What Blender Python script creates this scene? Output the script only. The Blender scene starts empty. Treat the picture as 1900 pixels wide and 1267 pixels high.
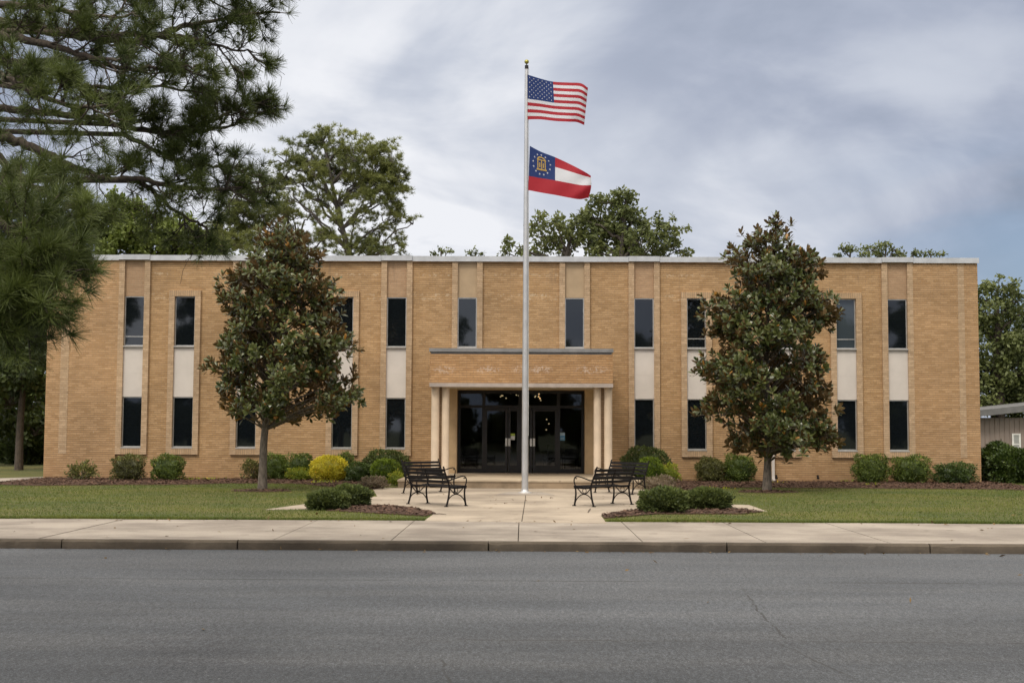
import bpy, math, random
import numpy as np
from mathutils import Vector, Matrix

# ------------------------------------------------------------------ camera, sky, sun, exposure
R = math.radians
sc = bpy.context.scene
col = sc.collection
CAMZ, FPX = 1.68, 2400.0
PITCH, YAW, ROLL = R(3.86), R(0.5), R(0.27)
M3 = Matrix.Rotation(YAW, 3, 'Z') @ Matrix.Rotation(R(90) + PITCH, 3, 'X') @ Matrix.Rotation(ROLL, 3, 'Z')
cd = bpy.data.cameras.new("camera")
cam = bpy.data.objects.new("camera", cd); col.objects.link(cam)
cam.matrix_world = Matrix.Translation((0, 0, CAMZ)) @ M3.to_4x4()
cd.sensor_width = 36; cd.lens = 36 * FPX / 1900; cd.clip_end = 2000; cd.clip_start = 0.1
sc.camera = cam

SUN_EL, SUN_AZ = R(52), R(-28)       # azimuth measured from straight behind the camera (south), to the camera's left
sdir = Vector((math.sin(SUN_AZ) * math.cos(SUN_EL), -math.cos(SUN_AZ) * math.cos(SUN_EL), math.sin(SUN_EL)))
sl = bpy.data.lights.new("sun", 'SUN'); sl.energy = 1.5; sl.angle = R(14); sl.color = (1, .93, .82)
so = bpy.data.objects.new("sun", sl); col.objects.link(so); so.location = (0, 0, 60)
so.rotation_euler = sdir.to_track_quat('Z', 'Y').to_euler()

w = bpy.data.worlds.new("World"); sc.world = w; w.use_nodes = True
nt = w.node_tree; nt.nodes.clear()
class NB:                                  # tiny node builder
    def __init__(s, nt): s.nt = nt
    def n(s, typ, **kw):
        nd = s.nt.nodes.new(typ)
        for k, v in kw.items():
            if k.startswith('_'): setattr(nd, k[1:], v)
        return nd
    def link(s, a, b): s.nt.links.new(a, b)
    def val(s, inp, v):
        if isinstance(v, bpy.types.NodeSocket): s.link(v, inp)
        elif v is not None: inp.default_value = v
    def math(s, op, a, b=None, c=None, clamp=False):
        nd = s.nt.nodes.new('ShaderNodeMath'); nd.operation = op; nd.use_clamp = clamp
        s.val(nd.inputs[0], a)
        if b is not None: s.val(nd.inputs[1], b)
        if c is not None: s.val(nd.inputs[2], c)
        return nd.outputs[0]
    def vmath(s, op, a, b=None):
        nd = s.nt.nodes.new('ShaderNodeVectorMath'); nd.operation = op
        s.val(nd.inputs[0], a)
        if b is not None: s.val(nd.inputs[1], b)
        return nd.outputs['Value'] if op in ('DOT_PRODUCT', 'LENGTH', 'DISTANCE') else nd.outputs[0]
    def mix(s, f, a, b, blend='MIX'):
        nd = s.nt.nodes.new('ShaderNodeMix'); nd.data_type = 'RGBA'; nd.blend_type = blend
        s.val(nd.inputs[0], f); s.val(nd.inputs[6], a); s.val(nd.inputs[7], b)
        return nd.outputs[2]
    def noise(s, vec, scale, detail=3, rough=.5, dist=0, out=0):
        nd = s.nt.nodes.new('ShaderNodeTexNoise')
        if vec is not None: s.link(vec, nd.inputs['Vector'])
        nd.inputs['Scale'].default_value = scale; nd.inputs['Detail'].default_value = detail
        nd.inputs['Roughness'].default_value = rough; nd.inputs['Distortion'].default_value = dist
        return nd.outputs[out]
    def ramp(s, f, stops, interp='LINEAR'):
        nd = s.nt.nodes.new('ShaderNodeValToRGB'); s.val(nd.inputs[0], f)
        cr = nd.color_ramp; cr.interpolation = interp
        while len(cr.elements) < len(stops): cr.elements.new(.5)
        for e, (p, c) in zip(cr.elements, stops):
            e.position = p; e.color = (c, c, c, 1) if isinstance(c, (int, float)) else (*c, 1)
        return nd.outputs[0]
    def mr(s, v, a, b, c=0., d=1., smooth=True):
        nd = s.nt.nodes.new('ShaderNodeMapRange'); nd.interpolation_type = 'SMOOTHSTEP' if smooth else 'LINEAR'
        s.val(nd.inputs[0], v)
        for i, q in enumerate((a, b, c, d)): nd.inputs[1 + i].default_value = q
        return nd.outputs[0]
    def sep(s, vec):
        nd = s.nt.nodes.new('ShaderNodeSeparateXYZ'); s.link(vec, nd.inputs[0]); return nd.outputs
    def comb(s, x, y, z):
        nd = s.nt.nodes.new('ShaderNodeCombineXYZ')
        for i, v in enumerate((x, y, z)): s.val(nd.inputs[i], v)
        return nd.outputs[0]
B = NB(nt)
tc = B.n('ShaderNodeTexCoord'); dirv = tc.outputs['Generated']
sky = B.n('ShaderNodeTexSky'); sky.sky_type = 'NISHITA'; sky.sun_disc = False
sky.sun_elevation = SUN_EL; sky.sun_rotation = math.atan2(sdir.x, sdir.y)
sky.air_density = 1.0; sky.dust_density = 1.5
dx, dy, dz = B.sep(dirv)
# cloud deck: project the view direction onto a flat layer so the clouds stretch towards the horizon
den = B.math('ADD', B.math('MAXIMUM', dz, 0.0), 0.30)
cv = B.comb(B.math('DIVIDE', dx, den), B.math('DIVIDE', dy, den), 0.0)
cvd = B.vmath('ADD', cv, (3.1, 0.4, 1.7))
n1 = B.noise(cvd, 1.25, 6, .5, .6)
n2 = B.noise(cvd, 3.6, 7, .55, .5)
tex = B.math('ADD', B.math('MULTIPLY', n1, .82), B.math('MULTIPLY', n2, .18))
# bright thin part of the deck ahead, darker banks to the right and top left
bx = B.math('ADD', dx, 0.02); bz = B.math('SUBTRACT', dz, 0.14)
glow = B.math('POWER', 2.718, B.math('MULTIPLY', B.math('ADD', B.math('MULTIPLY', B.math('MULTIPLY', bx, bx), 17.), B.math('MULTIPLY', B.math('MULTIPLY', bz, bz), 34.)), -1.))
glow = B.math('MULTIPLY', glow, B.mr(dy, .2, .8))
t2 = B.math('ADD', B.math('MULTIPLY', B.mr(tex, .39, .62), .82), B.math('MULTIPLY', glow, .74))
t2 = B.math('SUBTRACT', t2, B.math('MULTIPLY', B.mr(B.math('ADD', dx, B.math('MULTIPLY', dz, .5)), .12, .42), .22))
cloud = B.ramp(B.math('MULTIPLY', t2, .72), [(.0, (.30, .35, .45)), (.25, (.42, .465, .575)), (.5, (.59, .63, .72)), (.80, (.87, .885, .93))])
# overcast skies are brighter overhead and around the veiled sun
sd = B.vmath('DOT_PRODUCT', dirv, tuple(sdir))
gain = B.math('ADD', B.math('ADD', 1.0, B.math('MULTIPLY', B.mr(dz, .35, .95), .75)), B.math('MULTIPLY', B.mr(sd, .15, 1.), 1.25))
warm = B.math('MAXIMUM', B.mr(dz, .34, .6), B.math('MULTIPLY', B.mr(dy, .1, -.5), B.mr(dz, .16, .4)))
cloud = B.mix(warm, cloud, (.73, .68, .60, 1))
cloudc = B.vmath('SCALE', cloud); 
cloudc.node.inputs['Scale'].default_value = 10.
B.link(B.math('MULTIPLY', gain, 10.), cloudc.node.inputs['Scale'])
# a blue opening low on the right
gap = B.math('MULTIPLY', B.mr(dx, .16, .42), B.mr(B.math('ABSOLUTE', B.math('SUBTRACT', dz, .105)), .14, .02))
gap = B.math('MULTIPLY', gap, B.mr(dy, .2, .6))
gap = B.math('MULTIPLY', gap, B.mr(B.noise(B.comb(B.math('MULTIPLY', dx, 3.5), B.math('ADD', B.math('MULTIPLY', dx, -3.), B.math('MULTIPLY', dz, 16.)), 2.2), 1.3, 5, .5, .4), .66, .42))
skyc = B.mix(.45, sky.outputs[0], (2.6, 3.6, 5.6, 1))
fin = B.mix(B.math('MULTIPLY', gap, .85), cloudc, skyc)
bg = B.n('ShaderNodeBackground'); B.link(fin, bg.inputs[0]); bg.inputs[1].default_value = 0.1
wo = B.n('ShaderNodeOutputWorld'); B.link(bg.outputs[0], wo.inputs[0])
sc.view_settings.view_transform = 'Standard'; sc.view_settings.look = 'None'
sc.view_settings.exposure = 0.0; sc.view_settings.gamma = 1
sc.cycles.adaptive_threshold = 0.02
sc.cycles.max_bounces = 6; sc.cycles.transparent_max_bounces = 12
sc.cycles.diffuse_bounces = 3; sc.cycles.glossy_bounces = 3

# ------------------------------------------------------------------ pixel helpers (photo is 1900 x 1267)
def ray(px, py): return (M3 @ Vector(((px - 950) / FPX, (633.5 - py) / FPX, -1)))
def P(px, py, Y):
    d = ray(px, py); t = Y / d.y
    return Vector((d.x * t, Y, CAMZ + d.z * t))
def G(px, py, z=0.):
    d = ray(px, py); t = (z - CAMZ) / d.z
    return Vector((d.x * t, d.y * t, z))
def PXM(Y): return FPX / Y

# ------------------------------------------------------------------ mesh builder
class MB:
    def __init__(s): s.v = []; s.f = []; s.m = []; s.t = []; s.n = 0; s.smooth = []
    def add(s, verts, faces, mat=0, tint=0.5, smooth=False):
        verts = np.asarray(verts, dtype=np.float32).reshape(-1, 3)
        s.v.append(verts); s.t.append(np.full(len(verts), tint, np.float32) if np.isscalar(tint) else np.asarray(tint, np.float32))
        faces = np.asarray(faces, dtype=np.int32) + s.n
        s.f.append(faces); s.m.append(np.full(len(faces), mat, np.int32)); s.smooth.append(np.full(len(faces), smooth, bool))
        s.n += len(verts)
    def box(s, x0, x1, y0, y1, z0, z1, mat=0, rot=None, at=None, tint=.5):
        v = np.array([(x, y, z) for z in (z0, z1) for y in (y0, y1) for x in (x0, x1)], float)
        if rot is not None: v = v @ np.array(rot).T
        if at is not None: v = v + np.array(at)
        s.add(v, [(0, 2, 3, 1), (4, 5, 7, 6), (0, 1, 5, 4), (2, 6, 7, 3), (0, 4, 6, 2), (1, 3, 7, 5)], mat, tint)
    def tube(s, pts, rad, seg=6, mat=0, tint=.5, cap=True):
        pts = np.asarray([tuple(p) for p in pts], float); n = len(pts)
        rad = np.full(n, rad, float) if np.isscalar(rad) else np.asarray(rad, float)
        tg = np.gradient(pts, axis=0); tg /= np.linalg.norm(tg, axis=1)[:, None] + 1e-9
        ref = np.array((0, 0, 1.)) if abs(tg[0][2]) < .9 else np.array((1., 0, 0))
        a = np.linspace(0, 2 * math.pi, seg, endpoint=False); out = []
        for i in range(n):
            u = np.cross(tg[i], ref); u /= np.linalg.norm(u) + 1e-9
            v = np.cross(tg[i], u); ref = np.cross(u, tg[i])
            out.append(pts[i] + rad[i] * (np.cos(a)[:, None] * u + np.sin(a)[:, None] * v))
        V = np.concatenate(out); k = np.arange(seg); k2 = (k + 1) % seg; F = []
        for i in range(n - 1):
            F.append(np.stack([i * seg + k, i * seg + k2, (i + 1) * seg + k2, (i + 1) * seg + k], 1))
        s.add(V, np.concatenate(F), mat, tint, True)
        if cap:
            for base, e in ((0, pts[0]), ((n - 1) * seg, pts[-1])):
                vv = np.concatenate([V[base:base + seg], [e]])
                s.add(vv, np.stack([k, k2, np.full(seg, seg), np.full(seg, seg)], 1)[:, :3], mat, tint)
    def lathe(s, prof, c=(0, 0, 0), seg=24, mat=0):
        a = np.linspace(0, 2 * math.pi, seg, endpoint=False)
        V = np.concatenate([np.stack([c[0] + r * np.cos(a), c[1] + r * np.sin(a), np.full(seg, c[2] + z)], 1) for r, z in prof])
        k = np.arange(seg); k2 = (k + 1) % seg
        F = np.concatenate([np.stack([i * seg + k, i * seg + k2, (i + 1) * seg + k2, (i + 1) * seg + k], 1) for i in range(len(prof) - 1)])
        s.add(V, F, mat, .5, True)
    def poly(s, pts, mat=0):
        s.add([tuple(p) for p in pts], [list(range(len(pts)))], mat)
    def slab(s, pts, z0, z1, mat=0):       # extruded polygon, pts counter-clockwise
        n = len(pts); lo = [(p[0], p[1], z0) for p in pts]; hi = [(p[0], p[1], z1) for p in pts]
        s.add(hi, [list(range(n))], mat)
        for i in range(n):
            j = (i + 1) % n
            s.add([lo[i], lo[j], hi[j], hi[i]], [(0, 1, 2, 3)], mat)
    def build(s, name, mats, parent=None):
        me = bpy.data.meshes.new(name)
        V = np.concatenate(s.v); T = np.concatenate(s.t)
        me.vertices.add(len(V)); me.vertices.foreach_set('co', V.ravel())
        sizes = np.concatenate([np.full(len(f), f.shape[1], np.int32) for f in s.f])
        loops = np.concatenate([f.ravel() for f in s.f])
        me.loops.add(len(loops)); me.loops.foreach_set('vertex_index', loops)
        me.polygons.add(len(sizes))
        me.polygons.foreach_set('loop_start', np.concatenate([[0], np.cumsum(sizes)[:-1]]).astype(np.int32))
        me.polygons.foreach_set('material_index', np.concatenate(s.m))
        me.polygons.foreach_set('use_smooth', np.concatenate(s.smooth))
        me.update(calc_edges=True)
        at = me.attributes.new('tint', 'FLOAT', 'POINT'); at.data.foreach_set('value', T)
        if not isinstance(mats, (list, tuple)): mats = [mats]
        for m in mats: me.materials.append(m)
        o = bpy.data.objects.new(name, me); col.objects.link(o)
        if parent is not None: o.parent = parent
        return o
def tag(o, label=None, cat=None, group=None, kind=None):
    if label: o['label'] = label
    if cat: o['category'] = cat
    if group: o['group'] = group
    if kind: o['kind'] = kind
    return o
def empty(name, loc=(0, 0, 0), rz=0.):
    o = bpy.data.objects.new(name, None); col.objects.link(o); o.location = loc; o.rotation_euler = (0, 0, rz)
    o.empty_display_size = .2
    return o
def copy_thing(src, loc, rz=None, label=None, scale=None):
    r = src.copy(); col.objects.link(r); r.location = loc
    if rz is not None: r.rotation_euler = (0, 0, rz)
    if scale: r.scale = (scale,) * 3
    if label: r['label'] = label
    for ch in [o for o in list(col.objects) if o.parent == src]:
        c = ch.copy(); col.objects.link(c); c.parent = r
        for g in [o for o in list(col.objects) if o.parent == ch]:
            d = g.copy(); col.objects.link(d); d.parent = c
    return r

# ------------------------------------------------------------------ materials
def mat(name):
    m = bpy.data.materials.new(name); m.use_nodes = True; m.node_tree.nodes.clear()
    b = NB(m.node_tree)
    p = b.n('ShaderNodeBsdfPrincipled'); o = b.n('ShaderNodeOutputMaterial'); b.link(p.outputs[0], o.inputs[0])
    b.p = p; b.o = o
    b.oc = b.n('ShaderNodeTexCoord').outputs['Object']
    b.pos = b.n('ShaderNodeNewGeometry').outputs['Position']
    b.m = m
    return b
def bump(b, h, strength=.3, dist=.02):
    n = b.n('ShaderNodeBump'); n.inputs['Strength'].default_value = strength; n.inputs['Distance'].default_value = dist
    b.link(h, n.inputs['Height']); b.link(n.outputs[0], b.p.inputs['Normal'])
def c4(c): return (*c, 1)
def simple(name, c, rough=.6, metal=0., var=.15, scale=4, bumps=0.):
    b = mat(name)
    n = b.noise(b.pos, scale, 4, .6)
    b.link(b.mix(b.mr(n, .3, .7), c4([x * (1 - var) for x in c]), c4([min(1, x * (1 + var)) for x in c])), b.p.inputs['Base Color'])
    b.p.inputs['Roughness'].default_value = rough; b.p.inputs['Metallic'].default_value = metal
    if bumps: bump(b, b.noise(b.pos, scale * 8, 3), bumps, .01)
    return b.m
def brick(name, ca, cb, mortar, course=.0713, blen=.215, vert=False, stain=True, dash=0., line=.9):
    b = mat(name)
    x, y, z = b.sep(b.pos)
    hx = b.math('ADD', x, y)
    bt = b.n('ShaderNodeTexBrick'); bt.offset = .5
    b.link(b.comb(z, hx, 0) if vert else b.comb(hx, z, 0), bt.inputs['Vector'])
    bt.inputs['Scale'].default_value = 1; bt.inputs['Mortar Size'].default_value = .007
    bt.inputs['Brick Width'].default_value = blen; bt.inputs['Row Height'].default_value = course
    bt.inputs['Mortar Smooth'].default_value = .3; bt.inputs['Bias'].default_value = 0.
    bt.inputs['Color1'].default_value = c4(ca); bt.inputs['Color2'].default_value = c4(cb); bt.inputs['Mortar'].default_value = c4(mortar)
    c = bt.outputs[0]
    # raked bed joints read as thin dark lines
    fr = b.math('FRACT', b.math('DIVIDE', hx if vert else z, course))
    ln = b.math('ADD', b.mr(fr, .80, .93), b.mr(fr, .12, .0))
    # irregular joint depth
    ln = b.math('MULTIPLY', b.math('MINIMUM', ln, 1.), b.mr(b.noise(b.comb(b.math('MULTIPLY', hx, 3.5), b.math('MULTIPLY', z, 14.), 0), 1.3, 3), .3, .7, .62, 1.))
    c = b.mix(b.math('MULTIPLY', ln, line), c, c4([q * .35 for q in mortar]))
    # row-to-row and patchy tone differences
    rown = b.noise(b.comb(b.math('MULTIPLY', hx, 2.4), b.math('MULTIPLY', z, 9.), 3.), 1.2, 4, .7)
    c = b.mix(1., c, b.ramp(rown, [(.3, .90), (.7, 1.09)]), 'MULTIPLY')
    big = b.noise(b.pos, .45, 4, .55)
    c = b.mix(1., c, b.ramp(big, [(.3, (.80, .80, .80)), (.7, (1.12, 1.11, 1.10))]), 'MULTIPLY')
    fine = b.noise(b.pos, 26, 3, .7)
    c = b.mix(1., c, b.ramp(fine, [(.3, .88), (.7, 1.1)]), 'MULTIPLY')
    if stain:                                    # splashed red soil on the lowest courses
        s = b.math('MULTIPLY', b.mr(z, .75, .05), b.mr(b.noise(b.pos, 1.8, 4), .3, .75))
        c = b.mix(b.math('MULTIPLY', s, .55), c, (.30, .17, .085, 1))
        st = b.math('MULTIPLY', b.mr(b.noise(b.comb(b.math('MULTIPLY', hx, 5.), b.math('MULTIPLY', z, .5), 0), 1., 4, .6), .58, .75), b.mr(z, 4.5, 7.4))
        c = b.mix(b.math('MULTIPLY', st, .38), c, (.15, .11, .075, 1))
    if dash:                                     # pale salt marks in a few courses
        band = None
        for zc in (6.75, 6.08, 5.95):
            bb = b.mr(b.math('ABSOLUTE', b.math('SUBTRACT', z, zc)), .06, .03)
            band = bb if band is None else b.math('MAXIMUM', band, bb)
        dn = b.math('MULTIPLY', b.mr(b.noise(b.comb(hx, 0, z), 7, 3, .7), .5, .62), b.mr(b.noise(b.pos, .6, 2), .42, .6))
        c = b.mix(b.math('MULTIPLY', b.math('MULTIPLY', band, dn), dash), c, (.60, .48, .34, 1))
        sp = b.math('MULTIPLY', b.mr(b.noise(b.pos, 11, 3, .7), .62, .72), b.mr(b.noise(b.pos, .8, 3), .5, .7))
        c = b.mix(b.math('MULTIPLY', sp, .35), c, (.62, .50, .36, 1))
    b.link(c, b.p.inputs['Base Color']); b.p.inputs['Roughness'].default_value = .85
    bump(b, b.math('SUBTRACT', b.math('MULTIPLY', fine, .3), ln), .5, .008)
    b.bcol = c
    return b
MB1 = brick('brick_field', (.390, .236, .108), (.508, .324, .165), (.36, .24, .145), dash=.55).m
MB2 = brick('brick_proud', (.40, .240, .115), (.515, .325, .172), (.37, .25, .15), dash=.3).m
MBS = brick('brick_strip', (.42, .285, .17), (.55, .39, .25), (.42, .31, .20), blen=.19, line=.6).m
MBP = brick('brick_pink', (.400, .255, .150), (.450, .295, .180), (.39, .28, .18), blen=.2, line=.35).m
MSOL = brick('brick_soldier', (.42, .275, .155), (.50, .345, .21), (.40, .29, .19), vert=True, line=.55, stain=False).m
bf = brick('brick_fascia', (.415, .235, .105), (.525, .315, .155), (.38, .245, .145), dash=0.)
# efflorescence rosettes on the canopy
x_, y_, z_ = bf.sep(bf.pos)
acc = None
for (px, s1) in ((826, .22), (905, .26), (963, .16), (1004, .22), (1097, .34)):
    q = P(px, 686, 39.0)
    ddx = bf.math('DIVIDE', bf.math('SUBTRACT', x_, q.x), s1 * 1.6); ddz = bf.math('DIVIDE', bf.math('SUBTRACT', z_, q.z), .13)
    rr = bf.math('ADD', bf.math('MULTIPLY', ddx, ddx), bf.math('MULTIPLY', ddz, ddz))
    k = bf.mr(rr, 1.4, .1); acc = k if acc is None else bf.math('MAXIMUM', acc, k)
k = bf.math('MULTIPLY', acc, bf.mr(bf.noise(bf.pos, 14, 3, .8), .48, .6))
bf.link(bf.mix(bf.math('MULTIPLY', k, .55), bf.bcol, (.62, .52, .46, 1)), bf.p.inputs['Base Color'])
MBF = bf.m
MSPAN = simple('spandrel_white', (.60, .55, .51), .7, 0, .05, 1.5, .1)
MSTUC = simple('stucco_tan', (.42, .31, .20), .9, 0, .07, 2, .15)
MCOL = simple('column_stone', (.60, .48, .36), .75, 0, .07, 3, .12)
MREV = simple('reveal_tan', (.50, .35, .20), .85, 0, .1, 3, .15)
MSOF = simple('soffit_paint', (.62, .55, .42), .7, 0, .05, 2)
MCOPE = simple('coping_metal', (.47, .49, .53), .55, .0, .12, 2.5)
MCAP = simple('cap_metal', (.22, .22, .23), .6, .1, .15, 3)
MLINT = simple('lintel_grey', (.40, .345, .315), .7, 0, .12, 3)
MALU = simple('aluminium', (.50, .49, .47), .4, .7, .1, 4)
MFRM = simple('bronze_frame', (.022, .020, .019), .35, .4, .1, 4)
MSILL = simple('sill_metal', (.46, .44, .42), .5, .3, .08, 4)
MIRON = simple('cast_iron', (.010, .008, .008), .6, .0, .3, 30, .2)
MSLAT = simple('slat_black', (.010, .009, .010), .55, .0, .3, 20, .15)
for _m in (MIRON, MSLAT): _m.node_tree.nodes['Principled BSDF'].inputs['Specular IOR Level'].default_value = .18
MPOLE = simple('pole_aluminium', (.55, .55, .56), .42, .6, .08, 3)
MGOLD = simple('gold_ball', (.35, .32, .07), .35, .6, .1, 4)
MWHITE = simple('white_plastic', (.75, .75, .73), .5)
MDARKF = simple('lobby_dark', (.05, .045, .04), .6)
def glass_opaque():
    b = mat('window_glass'); b.p.inputs['Base Color'].default_value = (.006, .008, .010, 1)
    b.p.inputs['Roughness'].default_value = .03; b.p.inputs['IOR'].default_value = 1.6
    bump(b, b.noise(b.pos, 1.1, 2), .05, .02)
    return b.m
MGL = glass_opaque()
MGB = glass_opaque(); MGB.name = 'window_glass_blind'; MGB.node_tree.nodes['Principled BSDF'].inputs['Base Color'].default_value = (.045, .058, .070, 1)
def glass_clear():
    b = mat('entrance_glass'); b.nt.nodes.remove(b.p)
    t = b.n('ShaderNodeBsdfTransparent'); t.inputs[0].default_value = (.58, .60, .60, 1)
    g = b.n('ShaderNodeBsdfGlossy'); g.inputs['Roughness'].default_value = .02; g.inputs[0].default_value = (.9, .92, .95, 1)
    f = b.n('ShaderNodeFresnel'); f.inputs[0].default_value = 1.45
    m = b.n('ShaderNodeMixShader'); b.link(f.outputs[0], m.inputs[0]); b.link(t.outputs[0], m.inputs[1]); b.link(g.outputs[0], m.inputs[2])
    b.link(m.outputs[0], b.o.inputs[0]); return b.m
MGC = glass_clear()
def emis(name, c, s):
    b = mat(name); b.p.inputs['Base Color'].default_value = c4(c); b.p.inputs['Emission Color'].default_value = c4(c); b.p.inputs['Emission Strength'].default_value = s
    return b.m
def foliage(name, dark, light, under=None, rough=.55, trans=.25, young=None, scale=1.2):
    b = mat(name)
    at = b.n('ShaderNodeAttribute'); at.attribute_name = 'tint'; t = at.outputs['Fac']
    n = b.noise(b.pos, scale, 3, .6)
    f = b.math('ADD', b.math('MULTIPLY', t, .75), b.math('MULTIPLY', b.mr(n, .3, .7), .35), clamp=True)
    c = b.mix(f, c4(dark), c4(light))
    if young: c = b.mix(b.mr(t, .86, .94), c, c4(young))
    if under:
        geo = b.n('ShaderNodeNewGeometry'); c = b.mix(geo.outputs['Backfacing'], c, c4(under))
        b.link(b.math('ADD', rough, b.math('MULTIPLY', geo.outputs['Backfacing'], .35)), b.p.inputs['Roughness'])
    else: b.p.inputs['Roughness'].default_value = rough
    b.link(c, b.p.inputs['Base Color'])
    tr = b.n('ShaderNodeBsdfTranslucent'); b.link(c, tr.inputs[0])
    ms = b.n('ShaderNodeMixShader'); ms.inputs[0].default_value = trans
    b.link(b.p.outputs[0], ms.inputs[1]); b.link(tr.outputs[0], ms.inputs[2]); b.link(ms.outputs[0], b.o.inputs[0])
    return b.m
def bark(name, c):
    b = mat(name)
    x, y, z = b.sep(b.pos)
    n = b.noise(b.comb(b.math('MULTIPLY', x, 3.), b.math('MULTIPLY', y, 3.), z), 7, 5, .65)
    b.link(b.ramp(n, [(.3, [q * .45 for q in c]), (.7, [q * 1.5 for q in c])]), b.p.inputs['Base Color'])
    b.p.inputs['Roughness'].default_value = .9; bump(b, n, .6, .02); return b.m
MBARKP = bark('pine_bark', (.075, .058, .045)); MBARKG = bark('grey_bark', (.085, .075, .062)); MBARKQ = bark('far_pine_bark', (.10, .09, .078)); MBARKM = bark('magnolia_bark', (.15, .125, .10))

def ground_mats():
    g = {}
    b = mat('lawn_turf')
    n1 = b.noise(b.pos, .33, 4, .6); n2 = b.noise(b.pos, 9, 4, .7); n3 = b.noise(b.vmath('MULTIPLY', b.pos, (.25, 1.6, 1.)), .9, 3, .6)
    c = b.mix(b.mr(n1, .35, .65), (.060, .082, .014, 1), (.125, .118, .026, 1))
    c = b.mix(b.math('MULTIPLY', b.mr(n3, .45, .7), .5), c, (.16, .125, .04, 1))
    c = b.mix(1., c, b.ramp(n2, [(.3, .6), (.7, 1.25)]), 'MULTIPLY')
    b.link(c, b.p.inputs['Base Color']); b.p.inputs['Roughness'].default_value = .95; bump(b, n2, .5, .03); g['lawn'] = b.m
    b = mat('far_ground'); n = b.noise(b.pos, .2, 4)
    b.link(b.mix(n, (.05, .07, .025, 1), (.10, .10, .04, 1)), b.p.inputs['Base Color']); b.p.inputs['Roughness'].default_value = 1; g['far'] = b.m
    b = mat('mulch_soil'); n = b.noise(b.pos, 22, 5, .75)
    b.link(b.ramp(n, [(.3, (.035, .014, .010)), (.55, (.085, .044, .027)), (.75, (.14, .078, .050))]), b.p.inputs['Base Color'])
    b.p.inputs['Roughness'].default_value = .95; bump(b, n, 1., .03); g['mulch'] = b.m
    for nm, ca, cb in (('sidewalk_concrete', (.235, .20, .17), (.395, .345, .295)), ('plaza_concrete', (.285, .235, .185), (.46, .385, .305)), ('landing_concrete', (.36, .285, .205), (.50, .41, .30)), ('kerb_concrete', (.050, .038, .027), (.135, .108, .080))):
        b = mat(nm)
        n1 = b.noise(b.pos, .55, 5, .62); n2 = b.noise(b.pos, 30, 3, .7); n3 = b.noise(b.vmath('MULTIPLY', b.pos, (.5, 3., 1.)), .8, 4, .6, .4)
        c = b.mix(b.mr(n1, .32, .68), c4(ca), c4(cb))
        c = b.mix(b.math('MULTIPLY', b.mr(n3, .5, .72), .5), c, c4([q * .62 for q in ca]))
        c = b.mix(1., c, b.ramp(n2, [(.3, .9), (.7, 1.08)]), 'MULTIPLY')
        spots = b.mr(b.noise(b.pos, 3.1, 2, .4), .70, .74)
        c = b.mix(b.math('MULTIPLY', spots, .5), c, (.12, .10, .08, 1))
        grime = b.mr(b.noise(b.pos, 1.6, 6, .7, .8), .56, .70); c = b.mix(b.math('MULTIPLY', grime, .35), c, (.14, .12, .095, 1))
        if 'kerb' in nm:
            x, y, z = b.sep(b.pos)
            g2 = b.math('MULTIPLY', b.mr(z, -.03, -.12), b.mr(b.noise(b.comb(x, 0, b.math('MULTIPLY', z, 4.)), 2.2, 4, .7), .3, .7))
            c = b.mix(b.math('MULTIPLY', g2, .7), c, (.045, .036, .028, 1))
        b.link(c, b.p.inputs['Base Color']); b.p.inputs['Roughness'].default_value = .85; bump(b, n2, .25, .01); g[nm] = b.m
    b = mat('asphalt'); x, y, z = b.sep(b.pos)
    sp = b.noise(b.pos, 90, 2, .7); sp2 = b.noise(b.pos, 38, 3, .8); big = b.noise(b.vmath('MULTIPLY', b.pos, (.35, 1.2, 1.)), .5, 5, .6)
    c = b.mix(b.mr(big, .3, .7), (.050, .055, .064, 1), (.076, .082, .093, 1))
    near_vignette = b.mr(b.math('ADD', y, b.math('MULTIPLY', big, .8)), 11.5, 13.6); c = b.mix(1., c, b.mix(near_vignette, (.80, .80, .80, 1), (1.12, 1.12, 1.12, 1)), 'MULTIPLY')   # vignette painted into the colour: near asphalt darker, kerb side lighter
    wear = b.mr(b.noise(b.vmath('MULTIPLY', b.pos, (.12, 1.1, 1.)), 1.1, 4, .6, .3), .42, .62); c = b.mix(b.math('MULTIPLY', wear, .14), c, (.15, .148, .15, 1))
    oil = b.mr(b.noise(b.vmath('MULTIPLY', b.pos, (.5, 1.4, 1.)), .9, 3, .6, .6), .60, .72); c = b.mix(b.math('MULTIPLY', oil, .22), c, (.045, .045, .048, 1))
    grit = b.mr(b.noise(b.pos, 55, 2, .8), .66, .74); c = b.mix(b.math('MULTIPLY', grit, .6), c, (.30, .29, .27, 1))
    c = b.mix(1., c, b.ramp(sp, [(.32, .45), (.5, 1.), (.68, 1.8)]), 'MULTIPLY')
    c = b.mix(1., c, b.ramp(sp2, [(.3, .5), (.7, 1.6)]), 'MULTIPLY')
    sp3 = b.noise(b.vmath('MULTIPLY', b.pos, (1., .30, 1.)), 24, 3, .8); c = b.mix(1., c, b.ramp(sp3, [(.32, .70), (.68, 1.35)]), 'MULTIPLY')
    wob = b.math('MULTIPLY', b.math('SUBTRACT', b.noise(b.comb(x, 0, 0), .9, 5, .7), .5), .28)
    wob2 = b.math('MULTIPLY', b.math('SUBTRACT', b.noise(b.comb(x, y, 0), 3.2, 4, .7), .5), .45)
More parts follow.
